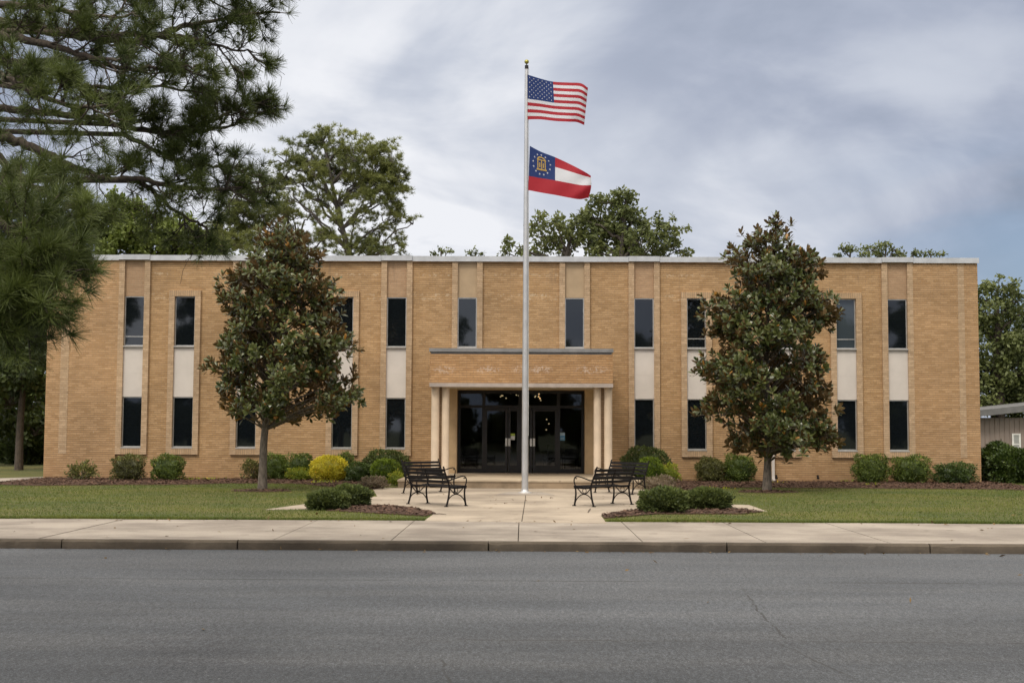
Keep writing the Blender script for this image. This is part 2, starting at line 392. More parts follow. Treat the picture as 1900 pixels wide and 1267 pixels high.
    def crack(c, a, bb, cc, wd, wb, dens, lim=None, amt=.85):    # line a*x+b*y=c
        d = b.math('SUBTRACT', b.math('ADD', b.math('MULTIPLY', x, a), b.math('MULTIPLY', y, bb)), cc)
        d = b.math('ABSOLUTE', b.math('ADD', d, wb)); m = b.mr(d, wd, wd * .3)
        m = b.math('MULTIPLY', m, b.mr(b.noise(b.pos, dens, 4, .6), .38, .52))
        if lim: m = b.math('MULTIPLY', m, b.math('MULTIPLY', b.math('GREATER_THAN', lim[0], lim[1]), b.math('LESS_THAN', lim[0], lim[2])))
        return b.mix(b.math('MULTIPLY', m, amt), c, (.03, .03, .03, 1))
    yA = G(1300, 1079, -.13).y; yB = G(1300, 1189, -.13).y
    c = crack(c, 0, 1, yA, .040, b.math('MULTIPLY', wob, .15), .5)
    c = crack(c, 0, 1, yB, .024, wob, .7, (x, -1.0, 9.))
    for (p, q) in (((1375, 1088), (1410, 1135)), ((1405, 1130), (1460, 1185)), ((1450, 1195), (1620, 1275)), ((815, 1215), (845, 1290))):
        p1, p2 = G(*p, -.13), G(*q, -.13); a, bb = (p2.y - p1.y), -(p2.x - p1.x); l = math.hypot(a, bb)
        lim = (y, min(p1.y, p2.y), max(p1.y, p2.y))
        c = crack(c, a / l, bb / l, (a * p1.x + bb * p1.y) / l, .016, b.math('MULTIPLY', wob2, .35), 2.0, lim)
    b.link(c, b.p.inputs['Base Color']); b.p.inputs['Roughness'].default_value = .78; bump(b, b.math('ADD', sp, sp2), .45, .012); g['asphalt'] = b.m
    return g
GM = ground_mats()

# ------------------------------------------------------------------ the setting
def struct(o): return tag(o, kind='structure')
F = 42.5                                       # front of the building
KY, SY = G(950, 1006).y, G(950, 967).y         # kerb front, back of the sidewalk
m = MB(); m.poly([(-900, -900, -.17), (900, -900, -.17), (900, 900, -.17), (-900, 900, -.17)]); struct(m.build('ground', GM['far']))
m = MB(); m.poly([(-160, -7, -.13), (160, -7, -.13), (160, KY + .05, -.13), (-160, KY + .05, -.13)]); struct(m.build('road', GM['asphalt']))
m = MB(); m.box(-160, 160, SY, 140, -.17, 0); struct(m.build('lawn', GM['lawn']))
m = MB()                                       # kerb stones with open joints
jx = [G(p, 1010).x for p in (-350, 78, 423, 905, 1352, 1725, 2150)]
edges = [-160] + jx + [160]
for a, b_ in zip(edges[:-1], edges[1:]):
    kr = random.Random(int(a * 7)); w0 = KY + kr.uniform(-.008, .008); x0, x1 = a + .011, b_ - .011
    ns = max(2, int((x1 - x0) / (.11 if abs(a + b_) < 36 else 6.))); rows = []
    for i in range(ns + 1):
        x = x0 + (x1 - x0) * i / ns; e1, e2 = kr.uniform(-.004, .004), kr.uniform(-.006, .003)
        if kr.random() < .06: e1 += .014; e2 -= .016
        rows += [(x, w0, -.17), (x, w0 + .004 + e1 * .5, -.10), (x, w0 + .009 + e1, -.024 + e2), (x, w0 + .032 + e1, .005 + e2 * .5), (x, w0 + .16, .006), (x, w0 + .16, -.17)]
    m.add(rows, [(i * 6 + k, (i + 1) * 6 + k, (i + 1) * 6 + k + 1, i * 6 + k + 1) for i in range(ns) for k in range(5)], 0, .5, False)
    m.add(rows[:6], [(0, 1, 2, 3, 4, 5)]); m.add(rows[-6:], [(5, 4, 3, 2, 1, 0)])
struct(m.build('kerb', GM['kerb_concrete']))
m = MB(); m.box(-160, 160, KY + .162, SY - .002, -.17, -.03); struct(m.build('sidewalk_bed', GM['kerb_concrete']))
m = MB()
sx = [G(p, 967).x for p in (214, 396, 585, 768, 963, 1152, 1337, 1521, 1714)]
st = 1.86; xs = [sx[0] - st * k for k in range(70, 0, -1)] + sx + [sx[-1] + st * k for k in range(1, 70)]
rr_ = random.Random(5)
for a, b_ in zip(xs[:-1], xs[1:]):
    dz_ = rr_.uniform(-.004, .003)
    m.box(a + .008, b_ - .008, KY + .172, SY - .01, -.05, .004 + dz_)
struct(m.build('sidewalk', GM['sidewalk_concrete']))

def gpoly(pxs, z=0.): return [G(x, y, z) for x, y in pxs]
def ccw(p):
    a = sum(p[i].x * p[(i + 1) % len(p)].y - p[(i + 1) % len(p)].x * p[i].y for i in range(len(p)))
    return p if a > 0 else p[::-1]
LAND_Y = G(966, 906).y
plaza_px = [(690, 905), (700, 921), (640, 927), (575, 934), (488, 946), (560, 945), (640, 941), (720, 940), (770, 945), (806, 953), (786, 968),
            (1126, 971), (1115, 957), (1190, 947), (1260, 943), (1350, 944), (1424, 949), (1390, 937), (1345, 936), (1290, 925), (1262, 912), (1262, 907)]
# split the plaza in convex-friendly slabs: left wing, right wing, centre walk
m = MB()
cx_ = G(972, 960).x
def slab_px(pxs, z1): m.slab(ccw(gpoly(pxs)), -.05, z1)
slab_px([(690, 905), (700, 921), (640, 927), (575, 934), (488, 946), (560, 945), (640, 941), (720, 940), (770, 945), (806, 953), (786, 967), (967, 969), (974.2, 925), (974.2, 905)], .008)
slab_px([(975.8, 905), (975.8, 925), (969.2, 969), (1126, 971), (1115, 957), (1190, 947), (1260, 943), (1350, 944), (1424, 949), (1390, 937), (1345, 936), (1290, 925), (1262, 912), (1262, 907)], .008)
struct(m.build('plaza', GM['plaza_concrete']))
m = MB(); m.slab(ccw(gpoly([(974, 905), (974, 925), (967, 969), (970, 969), (976, 925), (976, 905)])), -.05, .001); struct(m.build('plaza_joint', GM['kerb_concrete']))
m = MB(); m.slab(ccw(gpoly([(-60, 889), (84, 884.5), (84, 886.3), (60, 890), (-60, 897)])), -.05, .008); struct(m.build('side_path', GM['sidewalk_concrete']))
# mulch beds
def noisy(pxs, amp=.7, n=5, seed=1):
    r = random.Random(seed); out = []
    for i in range(len(pxs) - 1):
        a, b2 = pxs[i], pxs[i + 1]
        for k in range(n):
            t = k / n; out.append((a[0] + (b2[0] - a[0]) * t, a[1] + (b2[1] - a[1]) * t + r.uniform(-amp, amp) * .5))
    return out + [pxs[-1]]
bedL = noisy([(-40, 899), (60, 901), (200, 900), (330, 899), (420, 897.5), (500, 897), (560, 898.5), (620, 904), (688, 909), (700, 907)], seed=2)
bedR = noisy([(1258, 911), (1290, 909), (1360, 904.5), (1440, 905), (1560, 906), (1700, 907), (1800, 907.5), (1880, 909), (1990, 912)], seed=3)
m = MB()
def bed_slab(pxs):
    g = [G(*p) for p in pxs]
    pts = g + [Vector((g[-1].x, F + .05 if g[-1].x < 14 else F + 3, 0)), Vector((g[0].x, F + .05, 0))]
    m.slab(ccw(pts), -.05, .014); return pts
bl = bed_slab(bedL); br = bed_slab(bedR)
isl = noisy([(565, 941), (600, 946), (700, 951), (808, 955)], .5, 4, 4)
islL = [(565, 940), (640, 937), (720, 938), (770, 943), (809, 953)] + [(790, 958), (740, 955), (680, 952), (610, 948)]
islR = [(1116, 956), (1150, 950), (1200, 944), (1270, 941), (1350, 942), (1415, 950), (1380, 954), (1300, 954), (1220, 954), (1150, 960), (1122, 962)]
beds = [bl, br]
for q in (islL, islR):
    g = ccw(gpoly(q)); m.slab(g, -.05, .022); beds.append(g)
for (cx, cy, rw) in ((487, 910.5, .78), (1423, 912.5, .80)):
    c = G(cx, cy); g = [Vector((c.x + rw * (1 + .08 * math.sin(3 * a + cx)) * math.cos(a), c.y + rw * .85 * math.sin(a), 0)) for a in np.linspace(0, 2 * math.pi, 24, endpoint=False)]
    m.slab(g, -.05, .016); beds.append(g)
struct(m.build('mulch_ground', GM['mulch']))

def inpoly(x, y, poly):
    c = np.zeros(len(x), bool); n = len(poly)
    for i in range(n):
        a, b2 = poly[i], poly[i - 1]
        k = ((a.y > y) != (b2.y > y))
        with np.errstate(divide='ignore', invalid='ignore'):
            k &= x < (b2.x - a.x) * (y - a.y) / (b2.y - a.y + 1e-12) + a.x
        c ^= k
    return c
rng = np.random.default_rng(11)
# mulch chips
def chips():
    mb = MB()
    for g in beds:
        x0, x1 = max(-19, min(p.x for p in g)), min(19, max(p.x for p in g)); y0, y1 = min(p.y for p in g), max(p.y for p in g)
        n = int((x1 - x0) * (y1 - y0) * 170)
        x = rng.uniform(x0, x1, n); y = rng.uniform(y0, y1, n); k = inpoly(x, y, g); x, y = x[k], y[k]; n = len(x)
        if not n: continue
        a = rng.uniform(0, 6.28, n); l = rng.uniform(.02, .05, n); wd = rng.uniform(.008, .018, n); tl = rng.uniform(-.5, .5, n)
        d = np.stack([np.cos(a), np.sin(a), tl * .5], 1) * l[:, None]; s_ = np.stack([-np.sin(a), np.cos(a), rng.uniform(-.5, .5, n)], 1) * wd[:, None]
        c = np.stack([x, y, rng.uniform(.022, .05, n)], 1)
        V = np.stack([c - d - s_, c + d - s_, c + d + s_, c - d + s_], 1).reshape(-1, 3)
        mb.add(V, np.arange(4 * n).reshape(-1, 4), 0, np.repeat(rng.uniform(0, 1, n), 4))
    mm = foliage('mulch_chip', (.028, .014, .009), (.15, .082, .052), None, .9, 0., None, 3)
    tag(mb.build('mulch_chips', mm), 'loose red brown bark chips over the planting beds', 'mulch', kind='stuff')
chips()
# grass blades
def grass():
    plz = ccw(gpoly(plaza_px)); mb = MB()
    holes = beds + [plz, ccw(gpoly([(-60, 889), (84, 884.5), (84, 886.3), (60, 890), (-60, 897)]))]
    for (n, x0, x1, y0, y1, h0, h1) in ((230000, -18, 18, SY, F - .05, .02, .045), (26000, -11, 11, SY - .02, SY + .10, .03, .07)):
        x = rng.uniform(x0, x1, n); y = rng.uniform(y0, y1, n); vis = np.abs(x) < y * .43
        x, y = x[vis], y[vis]; bad = np.zeros(len(x), bool)
        for g in holes: bad |= inpoly(x, y, g)
        x, y = x[~bad], y[~bad]; n = len(x)
        patch = .5 + .5 * np.sin(x * .9 + 1.3 * np.sin(y * .7)) * np.sin(y * 1.1 + x * .3)
        h = rng.uniform(h0, h1, n) * (.8 + .4 * patch); a = rng.uniform(0, 6.28, n); wd = rng.uniform(.004, .008, n)
        ln = rng.normal(0, .5, (n, 2)) * h[:, None]
        c = np.stack([x, y, np.full(n, -.002)], 1); s_ = np.stack([np.cos(a), np.sin(a), 0 * a], 1) * wd[:, None]
        tip = c + np.stack([ln[:, 0], ln[:, 1], h], 1)
        V = np.stack([c - s_, c + s_, tip], 1).reshape(-1, 3)
        mb.add(V, np.arange(3 * n).reshape(-1, 3), 0, np.repeat(np.clip(rng.normal(.42, .24, n) + .55 * (patch - .5), 0, 1), 3))
    mm = foliage('grass_blade', (.045, .090, .010), (.205, .230, .042), None, .7, .3, None, .5)
    tag(mb.build('grass', mm), 'short mown green grass on both front lawns', 'grass', kind='stuff')
grass()

# ------------------------------------------------------------------ the building
def X(px, py=700, Y=F): return P(px, py, Y).x
def Z(py, Y=F, px=960): return P(px, py, Y).z
bld = empty('office_building', (0, F, 0))
tag(bld, 'two storey tan brick office building with tall narrow windows behind the flagpole', 'building')
class L:                                       # building parts are written in world coordinates, then shifted under the empty
    pass
def bpart(mb, name, mats, parent=None, split=False):
    par = parent or bld
    if split and len(mb.v) > 1:
        for vv, ff in zip(mb.v, mb.f):
            q = MB(); q.add(vv, ff - ff.min()); bpart(q, name, mats, parent)
        return
    o = mb.build(name, mats); o.parent = par
    if par is bld: o.location = (0, -F, 0)
    return o
XL, XR = P(80, 888, F).x, P(1821, 891, F).x
ZT = Z(484.2); ZC = Z(476)                       # brick top / coping top
Zw1b, Zw1t = Z(833.5), Z(739); Zsp_t = Z(648); Zw2b, Zw2t = Z(644.5), Z(552)
win = [  # left px, right px, kind, lower window, rail
    (227, 264, 'A', 1, 1), (321, 359, 'B', 1, 0), (439, 476, 'C', 1, 0), (616, 654, 'B', 1, 0), (716, 753, 'A', 1, 0),
    (848, 884, 'C', 0, 0), (1048, 1084, 'C', 0, 0), (1177, 1214, 'A', 1, 0), (1275, 1311, 'B', 1, 1), (1438, 1475, 'C', 1, 0),
    (1553, 1590, 'B', 1, 1), (1649, 1686, 'A', 1, 0)]
D0 = .07                                       # field wall sits this far behind the proud brick
wl = MB(); proud = MB(); strips = MB(); sold = MB(); pink = MB(); stuc = MB()
cols = []
for (a, b_, k, lo, rail) in win: cols.append((X(a), X(b_), k, lo, rail))
# door opening
DX0, DX1 = X(849, 800, F), X(1084, 800, F); ZD = Z(724)
# solid field walls between the window columns
prev = XL
ops = sorted([(c[0], c[1], c) for c in cols])
Zc = Z(655)                                    # canopy cap height, walls above the doorway start here
segs = []; cur = XL
for (a, b_, c) in ops:
    segs.append((cur, a)); cur = b_
segs.append((cur, XR))
for (a, b_) in segs:
    if a < DX1 and b_ > DX0:                   # over the doorway
        if a < DX0: wl.box(a, DX0, F + D0, F + .4, -.1, ZD); 
        if b_ > DX1: wl.box(DX1, b_, F + D0, F + .4, -.1, ZD)
        wl.box(a, b_, F + D0, F + .4, ZD, ZT)
    else: wl.box(a, b_, F + D0, F + .4, -.1, ZT)
for (a, b_, k, lo, rail) in cols:
    if lo: wl.box(a, b_, F + D0, F + .4, -.1, Zw1b - .02)
    else:                                      # wall below the centre windows
        wl.box(a, b_, F + D0, F + .4, ZD, Zw2b)
        for (q0, q1) in ((a, min(b_, DX0)), (max(a, DX1), b_)):
            if q1 > q0: wl.box(q0, q1, F + D0, F + .4, -.1, ZD)
    if k == 'B': wl.box(a, b_, F + D0, F + .4, Zw2t, ZT)
# the other sides of the block and its roof
BD = 24
wl.box(XL, XL + .35, F + .4, F + BD, -.1, ZT); wl.box(XR - .35, XR, F + .4, F + BD, -.1, ZT); wl.box(XL, XR, F + BD, F + BD + .35, -.1, ZT)
bpart(wl, 'wall', MB1)
m = MB(); m.box(XL + .36, XR - .36, F + .41, F + BD - .01, ZT - .45, ZT - .3); bpart(m, 'roof', MLINT)
SW = .185                                      # width of the light brick strips
def strip(x0, x1, z0, z1, pr=.0): strips.box(x0, x1, F - pr, F + D0 + .005, z0, z1)
tops = []
for (a, b_, k, lo, rail) in cols:
    zb = Zw1b - .02 if lo else Zc
    if k in 'AC':
        for (q0, q1) in ((a - SW, a), (b_, b_ + SW)): strip(q0, q1, zb - (.2 if lo else 0), ZT, .012)
        if k == 'A':
            pink.box(a + .001, b_ - .001, F + .075, F + .3, Zw2t, ZT)
            tops.append((a - SW, b_ + SW, True))
        else:
            stuc.box(a + .001, b_ - .001, F + .085, F + .3, Zw2t, ZT); tops.append((a - SW, b_ + SW, False))
    else:
        for (q0, q1) in ((a - SW, a), (b_, b_ + SW)): strip(q0, q1, zb - .2, Zw2t, .012)
        sold.box(a - SW, b_ + SW, F - .012, F + D0 + .005, Zw2t + .001, Zw2t + .2)
    if lo: sold.box(a + .001, b_ - .001, F - .014, F + D0 + .006, zb - .2, zb)
bpart(pink, 'recessed_brick_panel', MBP, split=True); bpart(stuc, 'stucco_panel', MSTUC, split=True); bpart(sold, 'soldier_course', MSOL, split=True)
# proud corner blocks, top band between the strips, corner strips
xa = cols[0][0] - SW; xb = cols[-1][1] + SW
cL0, cL1 = X(110, 760), X(125, 760); cR0, cR1 = X(1781, 760), X(1793, 760); zcb = Z(845)
proud.box(XL - .001, cL0, F, F + D0 + .005, -.1, ZT); proud.box(cL1, xa, F, F + D0 + .005, -.1, ZT); proud.box(cL0, cL1, F, F + D0 + .005, -.1, zcb)
proud.box(xb, cR0, F, F + D0 + .005, -.1, ZT); proud.box(cR1, XR + .001, F, F + D0 + .005, -.1, ZT); proud.box(cR0, cR1, F, F + D0 + .005, -.1, zcb)
strips.box(cL0, cL1, F - .008, F + D0 + .005, zcb, ZT); strips.box(cR0, cR1, F - .008, F + D0 + .005, zcb, ZT)
tops.sort(); zband = Z(487.5)
for (t0, t1) in zip(tops[:-1], tops[1:]): proud.box(t0[1], t1[0], F - .002, F + D0 + .005, zband, ZT)
bpart(strips, 'brick_strip', MBS, split=True); bpart(proud, 'proud_brickwork', MB2, split=True)
# coping
cp = MB(); cur = XL - .04; seam = []
for (a, b_, up) in tops:
    if not up: continue
    cp.box(cur, a - .004, F - .05, F + .45, ZT + .001, ZC - .012); cp.box(cur, a - .004, F - .065, F - .048, ZT - .03, ZC - .002)
    cp.box(a + .004, b_ - .004, F - .09, F + .45, ZT - .01, ZC + .012); cur = b_ + .004
cp.box(cur, XR + .04, F - .05, F + .45, ZT + .001, ZC - .012); cp.box(cur, XR + .04, F - .065, F - .048, ZT - .03, ZC - .002)
cp.box(XL - .05, XL + .4, F + .451, F + BD + .4, ZT + .001, ZC - .02); cp.box(XR - .4, XR + .05, F + .451, F + BD + .4, ZT + .001, ZC - .02)
bpart(cp, 'coping', MCOPE)
# windows
spm = MB()
def window(a, b_, z0, z1, rail, gm=None):
    fr = MB(); t = .035; y0, y1 = F + .10, F + .16
    fr.box(a, a + t, y0, y1, z0, z1); fr.box(b_ - t, b_, y0, y1, z0, z1)
    fr.box(a + t, b_ - t, y0, y1, z0, z0 + t); fr.box(a + t, b_ - t, y0, y1, z1 - t, z1)
    if rail: fr.box(a + t, b_ - t, y0 + .005, y1 - .005, z0 + .30, z0 + .33)
    o = bpart(fr, 'window', MALU)
    pn = MB(); pn.box(a + t * .6, b_ - t * .6, F + .12, F + .13, z0 + t * .6, z1 - t * .6); bpart(pn, 'pane', gm or MGL, o)
    sl_ = MB(); sl_.box(a + .002, b_ - .002, F - .025, y0 - .001, z0 - .035, z0 - .002); bpart(sl_, 'sill', MSILL, o)
for (a, b_, k, lo, rail) in cols:
    window(a, b_, Zw2b, Zw2t, rail, MGB if abs(a - X(1553)) < .01 else None)
    if lo:
        window(a, b_, Zw1b + .015, Zw1t, 0)
        s = MB(); s.box(a, b_, F + .055, F + .3, Zw1t, Z(695) - .003); s.box(a, b_, F + .055, F + .3, Z(695) + .003, Zw2b - .036); s.box(a + .01, b_ - .01, F + .06, F + .29, Z(695) - .004, Z(695) + .004)
        bpart(s, 'spandrel', MSPAN)
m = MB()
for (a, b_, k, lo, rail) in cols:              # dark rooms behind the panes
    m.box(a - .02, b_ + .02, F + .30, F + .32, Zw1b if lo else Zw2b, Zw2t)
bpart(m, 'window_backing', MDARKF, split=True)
# entrance canopy
CY = 38.9
cx0, cx1 = X(797.5, 690, CY), X(1137, 690, CY)
zf0, zf1 = Z(711, CY), Z(657, CY)
m = MB(); m.box(cx0, cx1, CY, F + .02, zf0, zf1); can = bpart(m, 'canopy', MBF)
m = MB(); m.box(cx0 - .02, cx1 + .02, CY - .04, F + .018, Z(653, CY), Z(646.5, CY)); m.box(cx0 + .03, cx1 - .03, CY + .03, F + .016, zf1 + .001, Z(653, CY) + .002); bpart(m, 'canopy_cap', MCAP, can)
m = MB(); zl0 = Z(718, CY); m.box(cx0 - .01, cx1 + .01, CY - .015, CY + .5, zl0, zf0 - .001); bpart(m, 'lintel', MLINT, can)
m = MB(); m.box(cx0, cx1, CY + .501, F + .01, zl0 + .03, zf0 - .002); bpart(m, 'soffit', MSOF, can)
for px_ in (900, 1029):
    q = P(px_, 720, CY + 1.4); m = MB(); m.lathe([(.001, -.01), (.10, -.01), (.10, .015)], (q.x, CY + 1.4, zl0 + .03), 20)
    bpart(m, 'downlight', MWHITE, can)
ZLN = .235
for (a, b_) in ((800, 815), (819.5, 833.5), (1101.5, 1115.5), (1121, 1136)):
    x0, x1 = X(a, 790, CY + .3), X(b_, 790, CY + .3); r = (x1 - x0) / 2; m = MB()
    m.lathe([(.001, 0), (r + .02, 0), (r + .02, .06), (r, .08), (r, zl0 - ZLN)], ((x0 + x1) / 2, CY + .32, ZLN), 28)
    bpart(m, 'column', MCOL)
# brick piers between the columns and side walls of the porch
m = MB()
for (a, b_) in ((812, 823), (1113, 1124)):
    x0, x1 = X(a, 790, CY + .6), X(b_, 790, CY + .6); m.box(x0, x1, CY + .5, CY + .9, ZLN, zl0 + .031)
bpart(m, 'porch_pier', MBS, split=True)
m = MB()
DY = F + .25
m.box(X(833, 790, F - .6), DX0, F - .5, DY, ZLN, ZD + .05); m.box(DX1, X(1102, 790, F - .6), F - .5, DY, ZLN, ZD + .05)
bpart(m, 'porch_reveal', MREV, split=True)
m = MB(); m.box(DX0, DX1, F - .5, DY, ZD, zl0 + .029); bpart(m, 'porch_header', MREV)
# landing
m = MB()
lx0, lx1 = G(737, 906).x, G(1197, 908).x; LY = G(966, 906.5).y
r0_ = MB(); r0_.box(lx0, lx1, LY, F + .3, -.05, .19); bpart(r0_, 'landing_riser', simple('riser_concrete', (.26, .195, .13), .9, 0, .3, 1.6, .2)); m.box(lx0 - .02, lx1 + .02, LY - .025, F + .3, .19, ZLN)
bpart(m, 'landing', GM['landing_concrete'])
# entrance doors
def e(px): return X(px, 800, DY)
ent = MB(); y0, y1 = DY - .05, DY + .05; zt = ZD - .001; zh = Z(757, DY)
for px_ in (851.5, 897.5, 965, 1036, 1081.5): ent.box(e(px_) - .055, e(px_) + .055, y0, y1, ZLN, zt)
ent.box(e(849), e(1084), y0 + .002, y1 - .002, zt - .09, zt - .001); ent.box(e(853), e(1080), y0 + .003, y1 - .003, zh, zh + .09)
for (a, b_) in ((853, 896), (1038, 1080)): ent.box(e(a), e(b_), y0 + .004, y1 - .004, ZLN + .001, ZLN + .14)
eo = bpart(ent, 'entrance_frame', MFRM)
m = MB()
for (a, b_) in ((853, 896), (1038, 1080)): m.box(e(a), e(b_), DY - .006, DY + .006, ZLN + .13, zh + .01)
m.box(e(853), e(1080), DY - .007, DY + .005, zh + .08, zt - .08)
bpart(m, 'sidelight_pane', MGC, eo, split=True)
doors = [(899.5, 942, 'r'), (943, 963.5, 'l'), (966.5, 987.5, 'r'), (988.5, 1034, 'l')]
for (a, b_, hs) in doors:
    x0, x1 = e(a) + .004, e(b_) - .004; t = .075; m = MB()
    m.box(x0, x0 + t, y0 + .01, y1 - .01, ZLN + .01, zh - .004); m.box(x1 - t, x1, y0 + .01, y1 - .01, ZLN + .01, zh - .004)
    m.box(x0 + t, x1 - t, y0 + .01, y1 - .01, ZLN + .01, ZLN + .25); m.box(x0 + t, x1 - t, y0 + .01, y1 - .01, zh - .1, zh - .004)
    do = bpart(m, 'door', MFRM)
    g = MB(); g.box(x0 + t * .9, x1 - t * .9, DY - .005, DY + .005, ZLN + .24, zh - .09); bpart(g, 'pane', MGC, do)
    hx = (x1 - t * .5) if hs == 'r' else (x0 + t * .5)
    h = MB(); h.box(hx - .035, hx + .035, y0 - .045, y0 + .008, Z(827.5, DY), Z(813, DY)); bpart(h, 'handle', MWHITE, do)
MGS = simple('sticker_green', (.42, .55, .08), .6); MBL = simple('sticker_blue', (.10, .32, .55), .6); MLB = simple('sticker_pale', (.45, .62, .75), .6)
s = MB(); s.box(e(946.5), e(955.5), DY - .012, DY - .009, Z(808.5, DY), Z(804, DY), 0); s.box(e(946.5), e(955.5), DY - .012, DY - .009, Z(816, DY), Z(808.6, DY), 1)
bpart(s, 'door_notice', [MGS, MWHITE], eo)
s = MB(); s.box(e(1038.5), e(1048), DY - .014, DY - .011, Z(816.5, DY), Z(807.5, DY), 0); s.box(e(1038.5), e(1048), DY - .014, DY - .011, Z(807.4, DY), Z(802, DY), 1)
s.box(e(1040), e(1046), DY - .017, DY - .0145, Z(812.5, DY), Z(811.3, DY), 1); s.box(e(1040), e(1046), DY - .017, DY - .0145, Z(815, DY), Z(814, DY), 1)
bpart(s, 'window_notice', [MBL, MLB], eo)
# lobby behind the doors
lob = MB(); a, b_ = DX0 - 1.5, DX1 + 1.5; yb = F + 9
lob.box(a, b_, F + .41, yb, ZLN - .05, ZLN); lob.box(a, b_, F + .41, yb, ZD + .35, ZD + .4)
lob.box(a - .1, a, F + .41, yb, ZLN, ZD + .35); lob.box(b_, b_ + .1, F + .41, yb, ZLN, ZD + .35); lob.box(a, b_, yb, yb + .1, ZLN, ZD + .35)
MLOB = simple('lobby_walls', (.42, .38, .31), .5, 0, .15, 1)
bpart(lob, 'lobby', MLOB)
m = MB(); q0, q1 = e(903), e(968); m.box(q0, q1, F + 8.0, F + 8.05, ZLN + 1.0, ZLN + 2.2); m.box(q0 - .4, q1 + .4, F + 5.0, F + 5.6, ZLN, ZLN + .9)
bpart(m, 'reception_desk', simple('lobby_pale', (.62, .60, .48), .6))
EM = emis('lamp_warm', (1, .74, .40), 1.6)
lr = random.Random(4); lm = MB()
for (px_, py_, n) in ((934, 736, 4), (962, 735, 3), (996, 733, 6), (1002, 741, 3), (1009, 778, 1), (1014, 786, 1), (1013, 797, 1)):
    for k in range(n):
        q = P(px_ + lr.uniform(-6, 6), py_ + lr.uniform(-3, 4) if n > 1 else py_, F + 4.5)
        lm.box(q.x - .022, q.x + .022, q.y - .02, q.y + .02, q.z - .014, q.z + .014)
bpart(lm, 'chandelier_lamp', EM, split=True)
def chair(x, y, rz):
    t = empty('lobby_chair', (x, y, ZLN), rz); m = MB()
    for sx_ in (-1, 1):
        for sy_ in (-1, 1): m.tube([(sx_ * .24, sy_ * .22, 0), (sx_ * .23, sy_ * .21, .42)], .015, 6)
        m.tube([(sx_ * .25, .2, .42), (sx_ * .25, .22, .62), (sx_ * .25, -.2, .64), (sx_ * .23, -.24, .42)], .016, 6)
    m.build('chair_frame', MFRM, t); m = MB(); m.box(-.24, .24, -.22, .24, .41, .48); m.build('seat', MDARKF, t)
    m = MB(); m.box(-.24, .24, -.27, -.21, .5, .92); m.build('backrest', MDARKF, t); return t
for i, (px_, dy_, rz, lab) in enumerate(((1024, 1.6, .3, 'black lobby chair just right of the centre doors behind glass'), (1058, 2.0, 2.9, 'black armchair behind the right hand side window of the entrance'), (872, 2.2, .1, 'black lobby chair behind the left hand side window of the entrance'))):
    tag(chair(P(px_, 860, F + dy_).x, F + dy_, rz), lab, 'chair', 'chairs inside the lobby')
# small fixtures at the wall foot
for px_ in (1517, 1440):
    q = P(px_, 884, F); m = MB(); m.tube([(q.x, F + .02, .2), (q.x, F - .06, .2), (q.x, F - .07, .14)], .03, 8); m.tube([(q.x, F - .07, .14), (q.x, F - .07, .1)], .045, 8)
    bpart(m, 'drain_spout', MIRON)
q = P(1434, 860, F); m = MB(); m.box(q.x - .045, q.x + .045, F - .08, F + .001, .02, Z(842)); m.box(q.x - .045, q.x + .045, F - .16, F - .081, .02, .1); bpart(m, 'downspout', MSPAN)

# ------------------------------------------------------------------ low neighbouring building on the right
NBY = 58.
nb = empty('annex_building', (P(1870, 800, NBY).x, NBY, 0)); tag(nb, 'low brown shed roofed building with ribbed siding past the right corner', 'building')
def npart(mb, name, mats, par=None):
    o = mb.build(name, mats, par or nb)
    if par is None: o.location = -nb.location
    return o
MRIB = simple('ribbed_siding', (.27, .22, .195), .6, 0, .08, 2)
x0 = P(1800, 800, NBY).x; x1 = x0 + 9; m = MB(); zr0 = P(1815, 764, NBY - .6).z - .25; zt = zr0
m.box(x0, x1, NBY, NBY + 9, -.1, zr0)
xx = x0
while xx < x1: m.box(xx, xx + .05, NBY - .03, NBY + .01, -.1, zt - .01); xx += .22
npart(m, 'wall', MRIB)
m = MB()
za, zb_ = P(1815, 761, NBY - .6).z, P(1900, 752, NBY - .6).z; sl__ = (zb_ - za) / (P(1900, 752, NBY - .6).x - P(1815, 761, NBY - .6).x)
def zr(x): return za + sl__ * (x - P(1815, 761, NBY - .6).x)
xa_, xb2 = x0 - .6, x0 + 9; 
v = [(xa_, NBY - .6, zr(xa_) - .28), (xb2, NBY - .6, zr(xb2) - .28), (xb2, NBY - .6, zr(xb2)), (xa_, NBY - .6, zr(xa_)), (xa_, NBY + 9, zr(xa_) - .33), (xb2, NBY + 9, zr(xb2) - .33), (xb2, NBY + 9, zr(xb2) - .05), (xa_, NBY + 9, zr(xa_) - .05)]
m.add(v, [(0, 1, 2, 3), (3, 2, 6, 7), (0, 4, 5, 1), (4, 7, 6, 5), (0, 3, 7, 4), (1, 5, 6, 2)])
npart(m, 'roof', simple('annex_roof_metal', (.15, .15, .155), .6, 0, .15, 3))
wa, wb_ = P(1877, 815, NBY).x, P(1893, 815, NBY).x; z0_, z1_ = P(1885, 834, NBY).z, P(1885, 804, NBY).z; m = MB()
t = .07
m.box(wa, wa + t, NBY - .07, NBY - .031, z0_, z1_); m.box(wb_ - t, wb_, NBY - .07, NBY - .031, z0_, z1_); m.box(wa + t, wb_ - t, NBY - .07, NBY - .031, z1_ - t, z1_); m.box(wa + t, wb_ - t, NBY - .07, NBY - .031, z0_, z0_ + t); m.box(wa + t, wb_ - t, NBY - .065, NBY - .035, (z0_ * .7 + z1_ * .3), (z0_ * .7 + z1_ * .3) + .05)
wo_ = npart(m, 'window', MWHITE)
